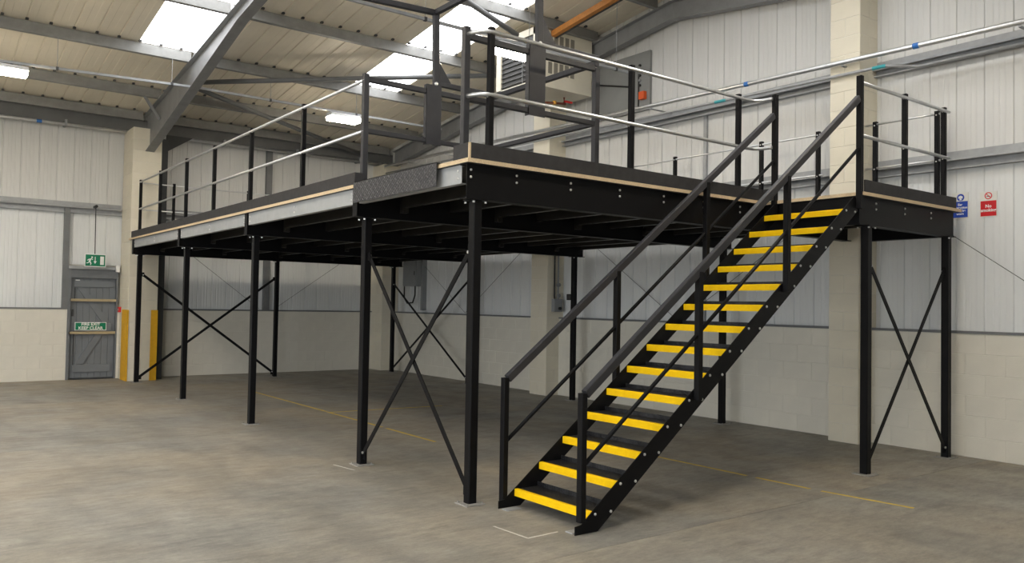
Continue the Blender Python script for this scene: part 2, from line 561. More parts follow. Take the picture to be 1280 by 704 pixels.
upl = panel_mesh(PW, ZR, lambda x: z_sheet(YC), 'cladding_upper_dimmed')
n = int((XC - X0) / PW)
for i in range(n):
    x = XC - (i + 1) * PW
    od = x + PW > DX0 and x < DX1 + 0.02
    if x < DX0 < x + PW:
        put('cladding_panel', panel_mesh(DX0 - x, SILL, lambda q: DZ + 0.03, 'cladding'), (x, YC, 0), wl)
    put('cladding_panel', overdoor if od else lowp, (x, YC, 0), wl)
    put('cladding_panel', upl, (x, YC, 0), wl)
n = int((YC - Y0) / PW)
for i in range(n):
    y = YC - i * PW                     # local x runs towards -y
    put('cladding_panel', lowp, (XC, y, 0), wr, -math.pi / 2)
    me = panel_mesh(PW, ZR, lambda x, y=y: z_sheet(y - x) + 0.0, 'cladding_upper_dimmed')
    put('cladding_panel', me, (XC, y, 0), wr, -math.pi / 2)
# ---- sills, sheeting rails
def sheeting_rail_x(x0, x1, zb, zt, parent):
    b = MB()
    b.cbar((x0, YC - 0.004, (zb + zt) / 2), (x1, YC - 0.004, (zb + zt) / 2), 0.13, zt - zb, 0.006, -1 if False else 1, lip=0.03)
    return b.build('sheeting_rail', 'galv_matt', parent)
def rail_profile_along(p0, p1, inward, zt, zb, parent, m='galv_matt'):
    """zed rail: sloped top face, recessed web, bottom flange; inward = unit vector into the room"""
    iv = Vector(inward)
    pr = [(0.0, zt), (0.012, zt), (0.012, zt - 0.085), (0.12, zt - 0.10), (0.125, zt - 0.125), (0.118, zt - 0.13), (0.03, zt - 0.115), (0.03, zb + 0.02), (0.09, zb + 0.012), (0.09, zb), (0.0, zb)]
    ring = lambda p: [Vector((p[0], p[1], 0)) + iv * a + Vector((0, 0, z)) for a, z in pr]
    k = len(pr)
    vs = ring(p0) + ring(p1)
    fs = [(i, (i + 1) % k, k + (i + 1) % k, k + i) for i in range(k)] + [tuple(range(k)), tuple(range(2 * k - 1, k - 1, -1))]
    return MB().add(vs, fs).build('sheeting_rail', m, parent)
rail_profile_along((X0, YC), (-0.13, YC), (0, -1, 0), 3.60, 3.37, wl)
rail_profile_along((0.5, YC), (XC, YC), (0, -1, 0), 3.60, 3.37, wl)
P1A, P1B, P1X = 0.27, -0.14, 5.73       # pilaster nearest the landing: y range and face
P2A, P2B, P2X = 6.46, 5.98, 5.75
for a, e in ((YC, P2A), (P2B, P1A), (P1B, Y0)):
    rail_profile_along((XC, a), (XC, e), (-1, 0, 0), 3.58, 3.36, wr)
    rail_profile_along((XC, a), (XC, e), (-1, 0, 0), 4.86, 4.66, wr)
for a, e in ((X0, DX0 + 0.0), (0.5, XW)):
    MB().box(a, e, YW - 0.012, YC, SILL, SILL + 0.03).build('sill_flashing', 'grey_steel', wl)
for a, e in ((P2A, YW), (P1A, P2B), (Y0, P1B)):
    MB().box(XW - 0.012, XC, a, e, SILL, SILL + 0.03).build('sill_flashing', 'grey_steel', wr)
# cladding posts, wall rods
MB().box(DX0 - 0.10, DX0 + 0.0, YC - 0.11, YC - 0.0, SILL + 0.03, 3.5).build('cladding_post', 'grey_steel', wl)
MB().box(2.93, 3.06, YC - 0.1, YC, SILL, 5.3).build('cladding_post', 'grey_steel', wl)
MB().box(XC - 0.04, XC, 2.6, 2.66, SILL, 4.7).build('cladding_post', 'galv_matt', wr)
def rod(p, q, parent, r=0.004):
    return MB().tube([p, q], r, 6).build('bracing_rod', 'dark_grey_steel', parent)
yr = YC - 0.05
rod((0.75, yr, 3.05), (2.85, yr, 1.47), wl)
rod((5.6, yr, 3.13), (3.2, yr, 1.47), wl)
xr = XC - 0.05
rod((xr, 11.9, 3.13), (xr, 9.2, 1.47), wr)
rod((xr, 6.6, 3.13), (xr, 9.2, 1.47), wr)
rod((xr, 5.9, 3.27), (xr, 3.15, 1.47), wr)
rod((xr, 0.32, 3.2), (xr, 3.05, 1.47), wr)
rod((xr, -0.2, 3.22), (xr, -2.65, 1.47), wr)
# ---- pilasters (block casings of the frame columns)
def pilaster(parent, x0, x1, y0, y1, top, faces):
    p = MB().box(x0 + 0.005, x1, y0 + 0.005, y1, 0, top).build('pilaster', 'block_joint', parent)
    nc = int(round(top / 0.236))
    ch = top / nc
    for c in range(nc):
        z = c * ch
        for f in faces:
            if f == '-y':
                segs = [(x0, x1)] if c % 2 == 0 else [(x0, (x0 + x1) / 2), ((x0 + x1) / 2, x1)]
                for a, e in segs:
                    put('block', block_mesh(e - a, 0.03, ch, 'pilaster_paint'), (a, y0, z), p)
            elif f == '-x':
                segs = [(y0, y1)] if c % 2 else [(y0, (y0 + y1) / 2), ((y0 + y1) / 2, y1)]
                for a, e in segs:
                    put('block', block_mesh(e - a, 0.03, ch, 'pilaster_paint'), (x0, e, z), p, -math.pi / 2)
            else:
                put('block', block_mesh(y1 - y0, 0.03, ch, 'pilaster_paint'), (x1, y0, z), p, math.pi / 2)
    return p
pilaster(wl, -0.12, 0.435, 12.05, YW + 0.05, 5.13, ('-y', '-x', '+x'))
pilaster(wr, P2X, XC, P2B, P2A, z_raf(P2A) - 0.2, ('-x', '-y'))
pilaster(wr, P1X, XC, P1B, P1A, z_raf(1.0) - 0.2, ('-x', '-y'))
pilaster(wr, 5.70, XC, 12.28, YC, 5.10, ('-x', '-y'))
MB().ibar((0.53, 12.42, 0), (0.53, 12.42, 5.0), 0.17, 0.26, 0.012, 0.014, up=(0, 1, 0)).build('stanchion', 'dark_grey_steel', wl)
MB().poly([(0.60, 12.42, 4.75), (0.60, 12.42, 5.12), (1.15, 12.42, 5.12)], (0, 0.02, 0)).build('knee_plate', 'dark_grey_steel', wl)
MB().box(X0, XC, YC - 0.2, YC - 0.02, 5.15, 5.42).build('eaves_beam', 'eaves_steel', wl)

# ---- walls behind and beside the viewer, out of the picture
b = MB().box(X0 - 0.25, X0, Y0, DOOR_Y0, 0, 6.9).box(X0 - 0.25, X0, DOOR_Y1, YW + 0.3, 0, 6.9).box(X0 - 0.25, X0, DOOR_Y0, DOOR_Y1, DOOR_H, 6.9)
o = b.build('wall_far_side', 'cladding')
struct(o, 'plain pale clad wall with an unseen doorway added for daylight far off on the left side', 'wall')
MB().box(X0 - 0.3, X0 + 0.02, DOOR_Y0 - 0.12, DOOR_Y0, 0, DOOR_H + 0.12).box(X0 - 0.3, X0 + 0.02, DOOR_Y1, DOOR_Y1 + 0.12, 0, DOOR_H + 0.12).box(X0 - 0.3, X0 + 0.02, DOOR_Y0, DOOR_Y1, DOOR_H, DOOR_H + 0.12).build('added_doorway_frame', 'grey_steel', o)
yard = MB().box(X0 - 25, X0 - 0.3, -30, 22, -0.3, -0.02).box(X0 - 0.3, 20, -30, Y0 - 0.3, -0.3, -0.02).build('yard_ground', 'concrete')  # unseen ground, added outside the doorways under the sky light
struct(yard, 'grey concrete yard added outside the unseen doorways', 'ground')
b = MB().box(X0 - 0.25, DOOR_X0, Y0 - 0.25, Y0, 0, 5.6).box(DOOR_X1, XW + 0.3, Y0 - 0.25, Y0, 0, 5.6).box(DOOR_X0, DOOR_X1, Y0 - 0.25, Y0, DOOR_H, 5.6)
o = b.build('wall_near', 'cladding')
struct(o, 'plain pale clad wall with an unseen doorway added for daylight behind the viewer', 'wall')
MB().box(DOOR_X0 - 0.1, DOOR_X0, Y0 - 0.28, Y0 + 0.02, 0, DOOR_H + 0.1).box(DOOR_X1, DOOR_X1 + 0.1, Y0 - 0.28, Y0 + 0.02, 0, DOOR_H + 0.1).box(DOOR_X0, DOOR_X1, Y0 - 0.28, Y0 + 0.02, DOOR_H, DOOR_H + 0.1).build('added_doorway_frame', 'grey_steel', o)

# ================================================================== ROOF
ceil = struct_empty('ceiling', 'cream ribbed roof sheeting on grey purlins and portal rafters', 'ceiling', (0, RIDGE, 6.8))
RL = [(-0.67, 0.33), (3.33, 4.33), (-4.67, -3.67), (-8.67, -7.67)]
RW = 1.0 / 3
def roof_strip(x0, w, ya, yb, m, name, extra=0.0):
    """one ribbed sheet following the slope from ya to yb (underside faces the room)"""
    g, dep, rb = 0.006, 0.016, 0.003
    pr = [(0, dep), (g, dep), (g + 0.008, 0), (w * 0.34, 0), (w * 0.34 + 0.01, rb), (w * 0.66 - 0.01, rb), (w * 0.66, 0), (w - g - 0.008, 0), (w - g, dep), (w, dep)]
    vs, n = [], len(pr)
    for y in (ya, yb):
        vs += [(x0 + x, y, z_sheet(y) + d + extra) for x, d in pr] + [(x0 + w, y, z_sheet(y) + 0.05 + extra), (x0, y, z_sheet(y) + 0.05 + extra)]
    k = n + 2
    fs = [(i, (i + 1) % k, k + (i + 1) % k, k + i) for i in range(k)] + [tuple(range(k)), tuple(range(2 * k - 1, k - 1, -1))]
    return MB().add(vs, fs).build(name, m, ceil)
YE = 9.22
x = 6.33 - RW
while x > X0 - 0.4:
    lit = any(a - 0.02 < x + RW / 2 < e for a, e in RL)
    if lit:
        roof_strip(x, RW, YW + 0.35, YE, 'roof_cream', 'roof_sheet')
        roof_strip(x, RW, YE, 4.2, 'rooflight_sheet', 'rooflight')
        roof_strip(x, RW, 4.2, RIDGE, 'roof_cream', 'roof_sheet')
        roof_strip(x, RW, RIDGE, 2.2, 'roof_cream', 'roof_sheet')
        roof_strip(x, RW, 2.2, 2 * RIDGE - YE, 'rooflight_sheet', 'rooflight')
        roof_strip(x, RW, 2 * RIDGE - YE, Y0 - 0.2, 'roof_cream', 'roof_sheet')
    else:
        roof_strip(x, RW, YW + 0.35, RIDGE, 'roof_cream', 'roof_sheet')
        roof_strip(x, RW, RIDGE, Y0 - 0.2, 'roof_cream', 'roof_sheet')
    x -= RW
MB().poly([(X0, y, z_sheet(y) + 0.056) for y in (YW + 0.4, RIDGE, Y0 - 0.25)] + [(X0, y, z_sheet(y) + 0.12) for y in (Y0 - 0.25, RIDGE, YW + 0.4)], (XC + 0.3 - X0, 0, 0)).build('roof_outer_skin', 'backing', ceil)
# purlins: zed sections from rafter to rafter
RAF = [-11.35, -5.5, 0.2, 6.02]
PY = [12.62, 11.2, 9.2, 7.08, 4.98, 3.55]
PY += [2 * RIDGE - y for y in PY[1:]] + [-6.9]
def purlin(x0, x1, y):
    s = 1 if y > RIDGE else -1
    zb = z_raf(y)
    sl = 0.128 * s
    def P(x, a, h):
        return (x, y + a, zb + h - a * sl)
    pr = [(-0.065, 0.03), (-0.065, 0.0), (0.0, 0.0), (0.004, 0.004), (0.004, 0.196), (0.065, 0.196), (0.065, 0.2), (-0.002, 0.2), (-0.002, 0.006), (-0.061, 0.006), (-0.061, 0.03)]
    pr = [(a * s * 1.0, h) for a, h in pr]
    k = len(pr)
    vs = [P(x0, a, h) for a, h in pr] + [P(x1, a, h) for a, h in pr]
    fs = [(i, (i + 1) % k, k + (i + 1) % k, k + i) for i in range(k)] + [tuple(range(k)), tuple(range(2 * k - 1, k - 1, -1))]
    o = MB().add(vs, fs).build('purlin', 'purlin_steel', ceil)
    if y > RIDGE and x1 > -6:
        c = MB()
        xx = 6.33 - RW * 0.5
        while xx > X0:
            if x0 + 0.15 < xx + RW / 2 < x1 - 0.15:
                c.box(xx + RW / 2 - 0.022, xx + RW / 2 + 0.022, y - 0.07, y - 0.02, zb + 0.196 + 0.05 * sl, zb + 0.225 + 0.05 * sl)
            xx -= RW
        c = c.build('sheet_clips', 'heater_dark', o)
        c['kind'] = 'stuff'
    return o
for y in PY:
    for i in range(3):
        purlin(RAF[i] + 0.02, RAF[i + 1] - 0.02, y)
def rafter(x, d0, dh, w):
    """I-section rafter of depth d0, haunched to dh at the eaves, both slopes"""
    for s in (1, -1):
        b = MB()
        ye = 12.28 if s > 0 else Y0
        st = [RIDGE, RIDGE + s * 3.4, ye]
        dep = [d0, d0, dh]
        def quad(za, zb, xa, xb):
            vs = []
            for y, d in zip(st, dep):
                t = z_raf(y)
                vs += [(xa, y, t - d if za == 'b' else t - za), (xb, y, t - d if za == 'b' else t - za), (xb, y, t - d + 0.014 if zb == 'b' else t - zb), (xa, y, t - d + 0.014 if zb == 'b' else t - zb)]
            fs = [(4 * k + i, 4 * k + (i + 1) % 4, 4 * k + 4 + (i + 1) % 4, 4 * k + 4 + i) for k in (0, 1) for i in range(4)] + [(0, 1, 2, 3), (11, 10, 9, 8)]
            b.add(vs, fs)
        quad(0.014, 0.0, x - w / 2, x + w / 2)
        quad('b', 0.014, x - 0.006, x + 0.006)
        quad('b', 'b', x - w / 2, x + w / 2)
        b.build('rafter', 'rafter_steel', ceil)
rafter(0.2, 0.27, 0.82, 0.17)
rafter(-5.5, 0.27, 0.82, 0.17)
rafter(5.98, 0.30, 0.36, 0.15)
# roof bracing
def brace_tube(p, q, r=0.045, name='roof_brace', m='grey_steel'):
    P = lambda a: (a[0], a[1], z_raf(a[1]) - 0.07)
    return MB().tube([P(p), P(q)], r, 12).build(name, m, ceil, smooth=True)
brace_tube((0.3, 9.93), (5.9, 6.45))
brace_tube((0.3, 9.98), (5.35, 12.7))
brace_tube((0.3, 3.62), (4.42, 5.29))
MB().bar((4.98, 5.0, z_raf(5.0) - 0.05), (4.98, 3.35, z_raf(3.35) - 0.05), 0.09, 0.10, 0.004).build('orange_angle', 'rust_orange', ceil)
MB().bar((4.98 + 0.065, 5.0, z_raf(5.0) - 0.08), (4.98 + 0.065, 3.35, z_raf(3.35) - 0.08), 0.035, 0.06, 0.004).build('roof_angle', 'dark_grey_steel', ceil)
MB().bar((0.32, 11.25, z_raf(11.25) + 0.02), (0.32, 11.9, z_raf(11.9) - 0.42), 0.05, 0.05, 0.004).build('rafter_stay', 'rafter_steel', ceil)
MB().bar((-0.12, 11.2, z_raf(11.2) + 0.02), (0.16, 11.2, z_raf(11.2) - 0.4), 0.05, 0.05, 0.004).build('rafter_stay', 'rafter_steel', ceil)

# ================================================================== DOOR
door = struct_empty('door_1', 'grey boarded fire exit door with diagonal braces and timber bars', 'door', (-0.625, YW + 0.05, 0))
YD = YW + 0.075                        # outer face of planks
fw = 0.055
MB().box(DX0, DX0 + fw, YW - 0.01, YW + 0.16, 0, DZ).build('frame_jamb', 'door_frame_grey', door)
MB().box(DX1 - fw * 0.5, DX1, YW - 0.01, YW + 0.16, 0, DZ).build('frame_jamb', 'door_frame_grey', door)
MB().box(DX0 + fw, DX1 - fw * 0.5, YW + 0.02, YW + 0.16, 2.13, DZ - 0.04).build('frame_head', 'door_frame_grey', door)
MB().box(DX0 - 0.0, DX1 + 0.0, YW - 0.03, YW + 0.18, DZ - 0.06, DZ).build('head_flashing', 'galv_matt', door)
MB().box(DX0 + fw, DX1 - fw * 0.5, YW - 0.005, YW + 0.09, 2.06, 2.13).build('transom', 'door_frame_grey', door)
MB().box(DX0, DX1, YW + 0.125, YW + 0.16, 0, DZ - 0.04).build('door_backing', 'door_frame_grey', door)
MB().box(DX0, DX1, YW + 0.0, YW + 0.125, 0, 0.012).build('threshold', 'dark_grey_steel', door)
lx0, lx1 = DX0 + fw + 0.004, DX1 - fw * 0.5 - 0.004
np_ = 7
pw = (lx1 - lx0) / np_
for i in range(np_):
    MB().box(lx0 + i * pw + 0.002, lx0 + (i + 1) * pw - 0.002, YD, YD + 0.03, 0.03, 2.055).build('plank', 'door_grey', door)
def ledge(z, h):
    MB().bar((lx0 + 0.06, YD - 0.016, z), (lx1 - 0.06, YD - 0.016, z), 0.032, h, 0.003).build('ledge', 'door_grey', door)
ledge(1.94, 0.13)
ledge(1.06, 0.16)
ledge(0.22, 0.15)
for z0, z1 in ((1.16, 1.86), (0.31, 0.97)):
    d = 0.07
    if z0 > 1:
        pts = [(lx0 + 0.12, z1), (lx0 + 0.26, z1), (lx1 - 0.10, z0), (lx1 - 0.24, z0)]
    else:
        pts = [(lx0 + 0.12, z0), (lx0 + 0.26, z0), (lx1 - 0.18, z1), (lx1 - 0.32, z1)]
    MB().poly([(a, YD - 0.030, z) for a, z in pts], (0, 0.030, 0)).build('diagonal_brace', 'door_grey', door)
for z in (1.61, 0.945):
    MB().box(lx0 - 0.03, lx1 + 0.012, YD - 0.085, YD - 0.03, z - 0.025, z + 0.025).build('timber_bar', 'timber', door)
MB().tube([(lx0 + 0.075, YD - 0.02, 0.26), (lx0 + 0.075, YD - 0.02, 0.98)], 0.008, 8).build('bolt_rod', 'dark_grey_steel', door)
MB().tube([(lx0 + 0.075, YD - 0.02, 1.62), (lx0 + 0.075, YD - 0.02, 1.86)], 0.008, 8).build('bolt_rod', 'dark_grey_steel', door)
MB().box(lx0 + 0.03, lx0 + 0.06, YD - 0.04, YD, 1.28, 1.42).build('latch', 'dark_grey_steel', door)
MB().box(lx0 + 0.08, lx0 + 0.16, YD - 0.03, YD - 0.024, 1.985, 2.02).build('notice_plate', 'white_plastic', door)

# ================================================================== MEZZANINE PLATFORM
MZ = thing('mezzanine_platform', 'black steel mezzanine platform with chipboard deck on slim square columns', 'mezzanine', (2.9, 5.9, 0))
XL, YF, XR, YB = -0.165, -0.118, 5.97, 11.98      # deck outline
XE, YLF = 3.845, -1.265                            # landing: left edge and front edge
BT, BB = 2.824, 2.535                              # beam top and bottom
COLS = dict(A=(0, 0), B=(0, 1.97), C=(0, 5.215), D=(0, 8.455), E=(0, 11.72), G=(2.81, 11.72), H=(5.70, 11.72), M=(5.70, 8.455), I=(5.70, 5.18), J=(5.70, 1.93), K=(4.05, -1.18), L=(5.775, -1.18))
cw = 0.083
col_me = MB().bar((0, 0, 0.01), (0, 0, BB - 0.008), cw, cw, 0.007, up=(0, 1, 0)).mesh('column', 'black_steel', (0, 0, 0))
bp_me = MB().box(-0.093, 0.093, -0.093, 0.093, 0.0, 0.01).mesh('base_plate', 'plate_grey')
anchor = MB().disc((0, 0, 0), (0, 0, 1), 0.009, 0.012, 6).mesh('anchor_bolt', 'plate_grey')
cp_me = MB().box(-0.075, 0.075, -0.075, 0.075, 0, 0.008).mesh('cap_plate', 'black_steel')
bolt_up = MB().disc((0, 0, 0), (0, 0, 1), 0.011, 0.014, 6).mesh('bolt', 'bolt_zinc')
for k, (x, y) in COLS.items():
    c = put('column', col_me, (x, y, 0), MZ)
    put('base_plate', bp_me, (x, y, 0), c)
    put('cap_plate', cp_me, (x, y, BB - 0.008), c)
    for sx in (-1, 1):
        for sy in (-1, 1):
            put('bolt', bolt_up, (x + sx * 0.06, y + sy * 0.06, BB - 0.03), c)
            put('anchor_bolt', anchor, (x + sx * 0.072, y + sy * 0.072, 0.01), c)
def beam_x(y, x0, x1, kind='i'):
    b = MB()
    zc, h = (BT + BB) / 2, BT - BB
    if kind == 'i':
        b.ibar((x0, y, zc), (x1, y, zc), 0.11, h, 0.008, 0.010)
    elif kind == 'front':            # web outside, flanges turned in
        b.cbar((x0, y - 0.062, zc), (x1, y - 0.062, zc), 0.10, h, 0.009, -1)
        b.box(x0, x1, y - 0.068, y - 0.062, BB, BB + 0.01)
    return b.build('beam', 'black_steel', MZ)
front = beam_x(0.0, -0.135, 3.92, 'front')
beam_x(0.0, 3.92, 5.70, 'i')
for y in (1.97, 5.215, 8.455, 11.72):
    beam_x(y, -0.135, 5.93)
landing = beam_x(-1.14, 3.875, 5.90, 'front')
zc, h = (BT + BB) / 2, BT - BB
MB().cbar((3.885, -1.19, zc), (3.885, -0.065, zc), 0.09, h, 0.009, 1).build('beam', 'black_steel', MZ)
MB().cbar((5.90, -1.19, zc), (5.90, -0.16, zc), 0.09, h, 0.009, -1).build('beam', 'black_steel', MZ)
ROWS = [0.0, 1.97, 5.215, 8.455, 11.72]
JX = [0.377, 0.996, 1.617, 2.23, 2.84, 3.444, 4.05, 4.65, 5.25, 5.85]
for i in range(4):
    for x in JX:
        if x > 5.6 and i in (0, 2):
            x = 5.66                      # set in to clear the pilasters
        MB().cbar((x, ROWS[i] + 0.012, 2.742), (x, ROWS[i + 1] - 0.012, 2.742), 0.055, 0.155, 0.003, 1, lip=0.014).build('joist', 'joist_steel_shaded', MZ)
for x in (4.46, 4.9, 5.35):
    MB().cbar((x, -1.19, 2.742), (x, -0.06, 2.742), 0.055, 0.155, 0.003, 1, lip=0.014).build('joist', 'joist_steel_shaded', MZ)
# galvanised edge joists on the long side, with cleat bolts
bolt_x = MB().disc((0, 0, 0), (-1, 0, 0), 0.011, 0.01, 8, 1).mesh('bolt', 'bolt_zinc')
bolt_y = MB().disc((0, 0, 0), (0, -1, 0), 0.0115, 0.011, 8, 1).mesh('bolt', 'bolt_zinc')
for i in range(4):
    a, e = ROWS[i] + (0.06 if i else 0.03), ROWS[i + 1] - 0.06
    j = MB().cbar((-0.125, a, 2.745), (-0.125, e, 2.745), 0.06, 0.158, 0.004, 1).build('edge_joist', 'galv_pale', MZ)
    for yy in (a + 0.05, e - 0.05, (a + e) / 2):
        put('bolt', bolt_x, (-0.125, yy, 2.775), j)
        put('bolt', bolt_x, (-0.125, yy, 2.712), j)
for x in [-0.10] + JX[:6]:
    for z in (2.772, 2.712):
        put('bolt', bolt_y, (x, -0.062 - 0.006, z), front)
for x in (3.92, 4.19, 4.78, 5.36):
    for z in (2.772, 2.712):
        put('bolt', bolt_y, (x, -1.20 - 0.002, z), landing)
# beam end plates seen between the edge joists
for y in ROWS[1:]:
    MB().box(-0.142, -0.135, y - 0.05, y + 0.05, BB, BT).build('end_plate', 'black_steel', MZ)
# small joist cleats under the deck
for i in range(1, 5):
    for x in JX[::2]:
        MB().box(x + 0.0, x + 0.07, ROWS[i] - 0.075, ROWS[i] - 0.008, BB + 0.075, BB + 0.17).build('joist_cleat', 'joist_steel_shaded', MZ)
# deck boards
nb = 20
bw = (YB - YF) / nb
def deck_board(x0, x1, y0, y1):
    o = MB().box(x0 + 0.0008, x1 - 0.0008, y0 + 0.0008, y1 - 0.0008, DECK - 0.037, DECK - 0.002).build('deck_board', 'chipboard', MZ)
    o.data.materials.append(MATS['deck_film_and_shade'])
    for p in o.data.polygons:
        if abs(p.normal.z) > 0.9:  # underside takes the dark film too, painting in the shade below the deck
            p.material_index = 1
for i in range(nb):
    y0 = YF + i * bw
    cuts = [XL, 2.2, 4.6, XR] if i % 2 == 0 else [XL, 1.0, 3.4, XR]
    if any(y0 < pa + 0.02 and y0 + bw > pb - 0.02 for pa, pb in ((P1A, P1B), (P2A, P2B))):
        cuts[-1] = 5.715                  # notched round a pilaster
    for a, e in zip(cuts[:-1], cuts[1:]):
        deck_board(a, e, y0, y0 + bw)
for y0, y1 in ((YLF, -0.69), (-0.69, -0.17), (-0.17, YF)):
    deck_board(XE, 5.715 if y1 > P1B - 0.02 else XR, y0, y1)
# toe boards (film faced, raw edges)
TT = DECK - 0.002
def toe(x0, x1, y0, y1, m='toe_board'):
    return MB().box(x0, x1, y0, y1, TT, TT + 0.132).build('toe_board', m, MZ)
for a, e in ((1.985, 4.4), (4.402, 6.84), (6.842, 9.28), (9.282, 11.86)):
    toe(-0.142, -0.124, a, e)
toe(-0.124, -0.02, 1.985, 2.003)
toe(-0.142, -0.124, -0.085, 0.14)
for a, e in ((-0.126, 1.31), (1.312, 2.75), (2.752, 3.80)):
    toe(a, e, -0.103, -0.085)
toe(3.80, 3.818, -0.24, -0.085)
toe(3.93, 5.90, -1.235, -1.217)
for e in ((-0.1435, -0.1425, -0.104, -0.085),):
    pass
MB().box(-0.1422, -0.126, -0.1035, -0.0855, TT, TT + 0.1315).build('raw_board_edge', 'chipboard', MZ)
# chequer plate lip at the loading gate
st = MB().box(-0.190, -0.184, 0.326, 1.918, 2.665, DECK + 0.012).box(-0.190, 0.25, 0.326, 1.918, DECK + 0.006, DECK + 0.012).build('loading_plate', 'chequer_plate', MZ)
st['label'] = 'dark chequer plate folded over the deck edge'
sd = MB()
for i in range(36):
    for j in range(5):
        yy, zz = 0.345 + i * 0.0437, 2.682 + j * 0.042
        u = Vector((0, 0.707, 0.707 if (i + j) % 2 else -0.707))
        w = Vector((0, -u.z, u.y))
        c = Vector((-0.190, yy, zz))
        a, b_ = u * 0.017, w * 0.006
        sd.add([c - a, c - b_, c + a, c + b_, c + Vector((-0.0035, 0, 0)) - a * 0.5, c + Vector((-0.0035, 0, 0)) + a * 0.5], [(0, 1, 4), (1, 2, 5, 4), (2, 3, 5), (3, 0, 4, 5)])
sd = sd.build('raised_pattern', 'stud_grey', st)
sd['kind'] = 'stuff'
# flat bar cross bracing
def brace(p, q, off):
    """flat bar bolted between columns; off shifts it so that the pair pass each other"""
    p, q = Vector(p) + Vector(off), Vector(q) + Vector(off)
    b = MB()
    side = Vector(off).normalized()
    b.bar(p, q, 0.010, 0.050, 0.001, up=(0, 0, 1)) if abs(side.z) > 2 else b.bar(p, q, 0.050, 0.010, 0.001, up=side)
    o = b.build('brace_bar', 'black_steel', MZ)
    d = (q - p).normalized()
    for e in (p + d * 0.03, q - d * 0.03):
        MB().disc(e + side * 0.005, side, 0.013, 0.012, 8).build('bolt', 'bolt_zinc', o)
    return o
g = cw / 2
for (c0, c1, ax) in (('A', 'B', 'y'), ('E', 'G', 'x'), ('H', 'M', 'y'), ('K', 'L', 'x')):
    (xa, ya), (xb, yb) = COLS[c0], COLS[c1]
    if ax == 'y':
        s = 1 if yb > ya else -1
        a, e = ya + s * g, yb - s * g
        brace((xa, a, 2.12), (xa, e, 0.11), (-0.012, 0, 0))
        brace((xa, a, 0.10), (xa, e, 2.16), (0.004, 0, 0))
        for yy, sg in ((a, s), (e, -s)):
            for z in (2.13, 0.10):
                MB().box(xa - 0.008, xa - 0.001, min(yy, yy + sg * 0.05), max(yy, yy + sg * 0.05), z - 0.04, z + 0.04).build('brace_lug', 'black_steel', MZ)
    else:
        a, e = xa + g, xb - g
        brace((a, ya, 2.15), (e, ya, 0.10), (0, -0.012, 0))
        brace((a, ya, 0.10), (e, ya, 2.15), (0, 0.004, 0))
        for xx, sg in ((a, 1), (e, -1)):
            for z in (2.14, 0.10):
                MB().box(min(xx, xx + sg * 0.05), max(xx, xx + sg * 0.05), ya - 0.008, ya - 0.001, z - 0.04, z + 0.04).build('brace_lug', 'black_steel', MZ)

# ================================================================== GUARD RAILS
def guard(name, label, posts, rails, pw=0.052, m='black_steel', tr=0.0185, post_top=RAILTOP, base=DECK):
    cx = sum(p[0] for p in posts) / len(posts)
    cy = sum(p[1] for p in posts) / len(posts)
    t = thing(name, label, 'guard rail', (cx, cy, base), 'guard rails round the mezzanine deck')
    for p in posts:
        x, y = p[:2]
        zt = p[2] if len(p) > 2 else post_top
        po = MB().bar((x, y, base - 0.002), (x, y, zt), pw, pw, 0.005, up=(0, 1, 0)).build('post', m, t)
        for z in (zt - 0.05, zt - 0.6):
            MB().disc((x - pw / 2, y, z), (-1, 0, 0), 0.009, 0.008, 8, 1).build('screw', 'bolt_zinc', po)
    for path in rails:
        MB().tube(path, tr, 10).build('rail', 'galv_tube', t, smooth=True)
    return t
ZT, ZM = RAILTOP - 0.045, RAILTOP - 0.585
yl = [3.68, 5.48, 7.10, 8.60, 10.30, 11.81]
guard('guard_rail', 'long guard rail on the deck edge running back to the pilaster', [(0, y) for y in yl],
      [[(-0.012, 2.05, z), (-0.012, 11.84, z)] for z in (ZT, ZM)])
def arc_corner(z):
    return [(3.72, -0.012, z), (3.62, -0.012, z)]
front_rails = []
for z in (ZT, ZM):
    front_rails.append([(0.0, 0.19, z), (0.015, 0.10, z), (0.05, 0.035, z), (0.10, 0.0, z), (0.16, -0.012, z), (3.60, -0.012, z), (3.72, -0.03, z), (3.78, -0.09, z), (3.80, -0.18, z), (3.80, -0.222, z)])
guard('guard_rail', 'front guard rail with bright silver tubes between loading gate and stair head', [(0.14, 0.012), (1.84, 0.012), (3.51, 0.012)], front_rails)
guard('guard_rail', 'short guard rail along the outer edge of the stair landing', [(4.85, -1.165), (5.76, -1.155)],
      [[(3.87, -1.19, z), (5.84, -1.18, z)] for z in (ZT, ZM)])
guard('guard_rail', 'guard rail at the wall end of the stair landing', [(5.87, -1.03), (5.87, -0.27)],
      [[(5.86, -1.08, z), (5.86, -0.145, z)] for z in (ZT + 0.01, ZM)], tr=0.013)
guard('guard_rail', 'guard rail along the clad gable wall side of the deck', [(5.85, y) for y in (0.51, 1.40, 3.0, 4.6, 7.2, 8.8, 10.4, 11.8)],
      [[(5.84, 0.44, z), (5.84, 5.70, z)] for z in (ZT, ZM)] + [[(5.84, 6.7, z), (5.84, 11.85, z)] for z in (ZT, ZM)], tr=0.013)
guard('guard_rail', 'far guard rail across the back end of the deck', [(0.66, 11.92), (2.2, 11.92), (3.8, 11.92), (5.3, 11.92)],
      [[(0.05, 11.91, z), (5.8, 11.91, z)] for z in (ZT, ZM)], tr=0.013)

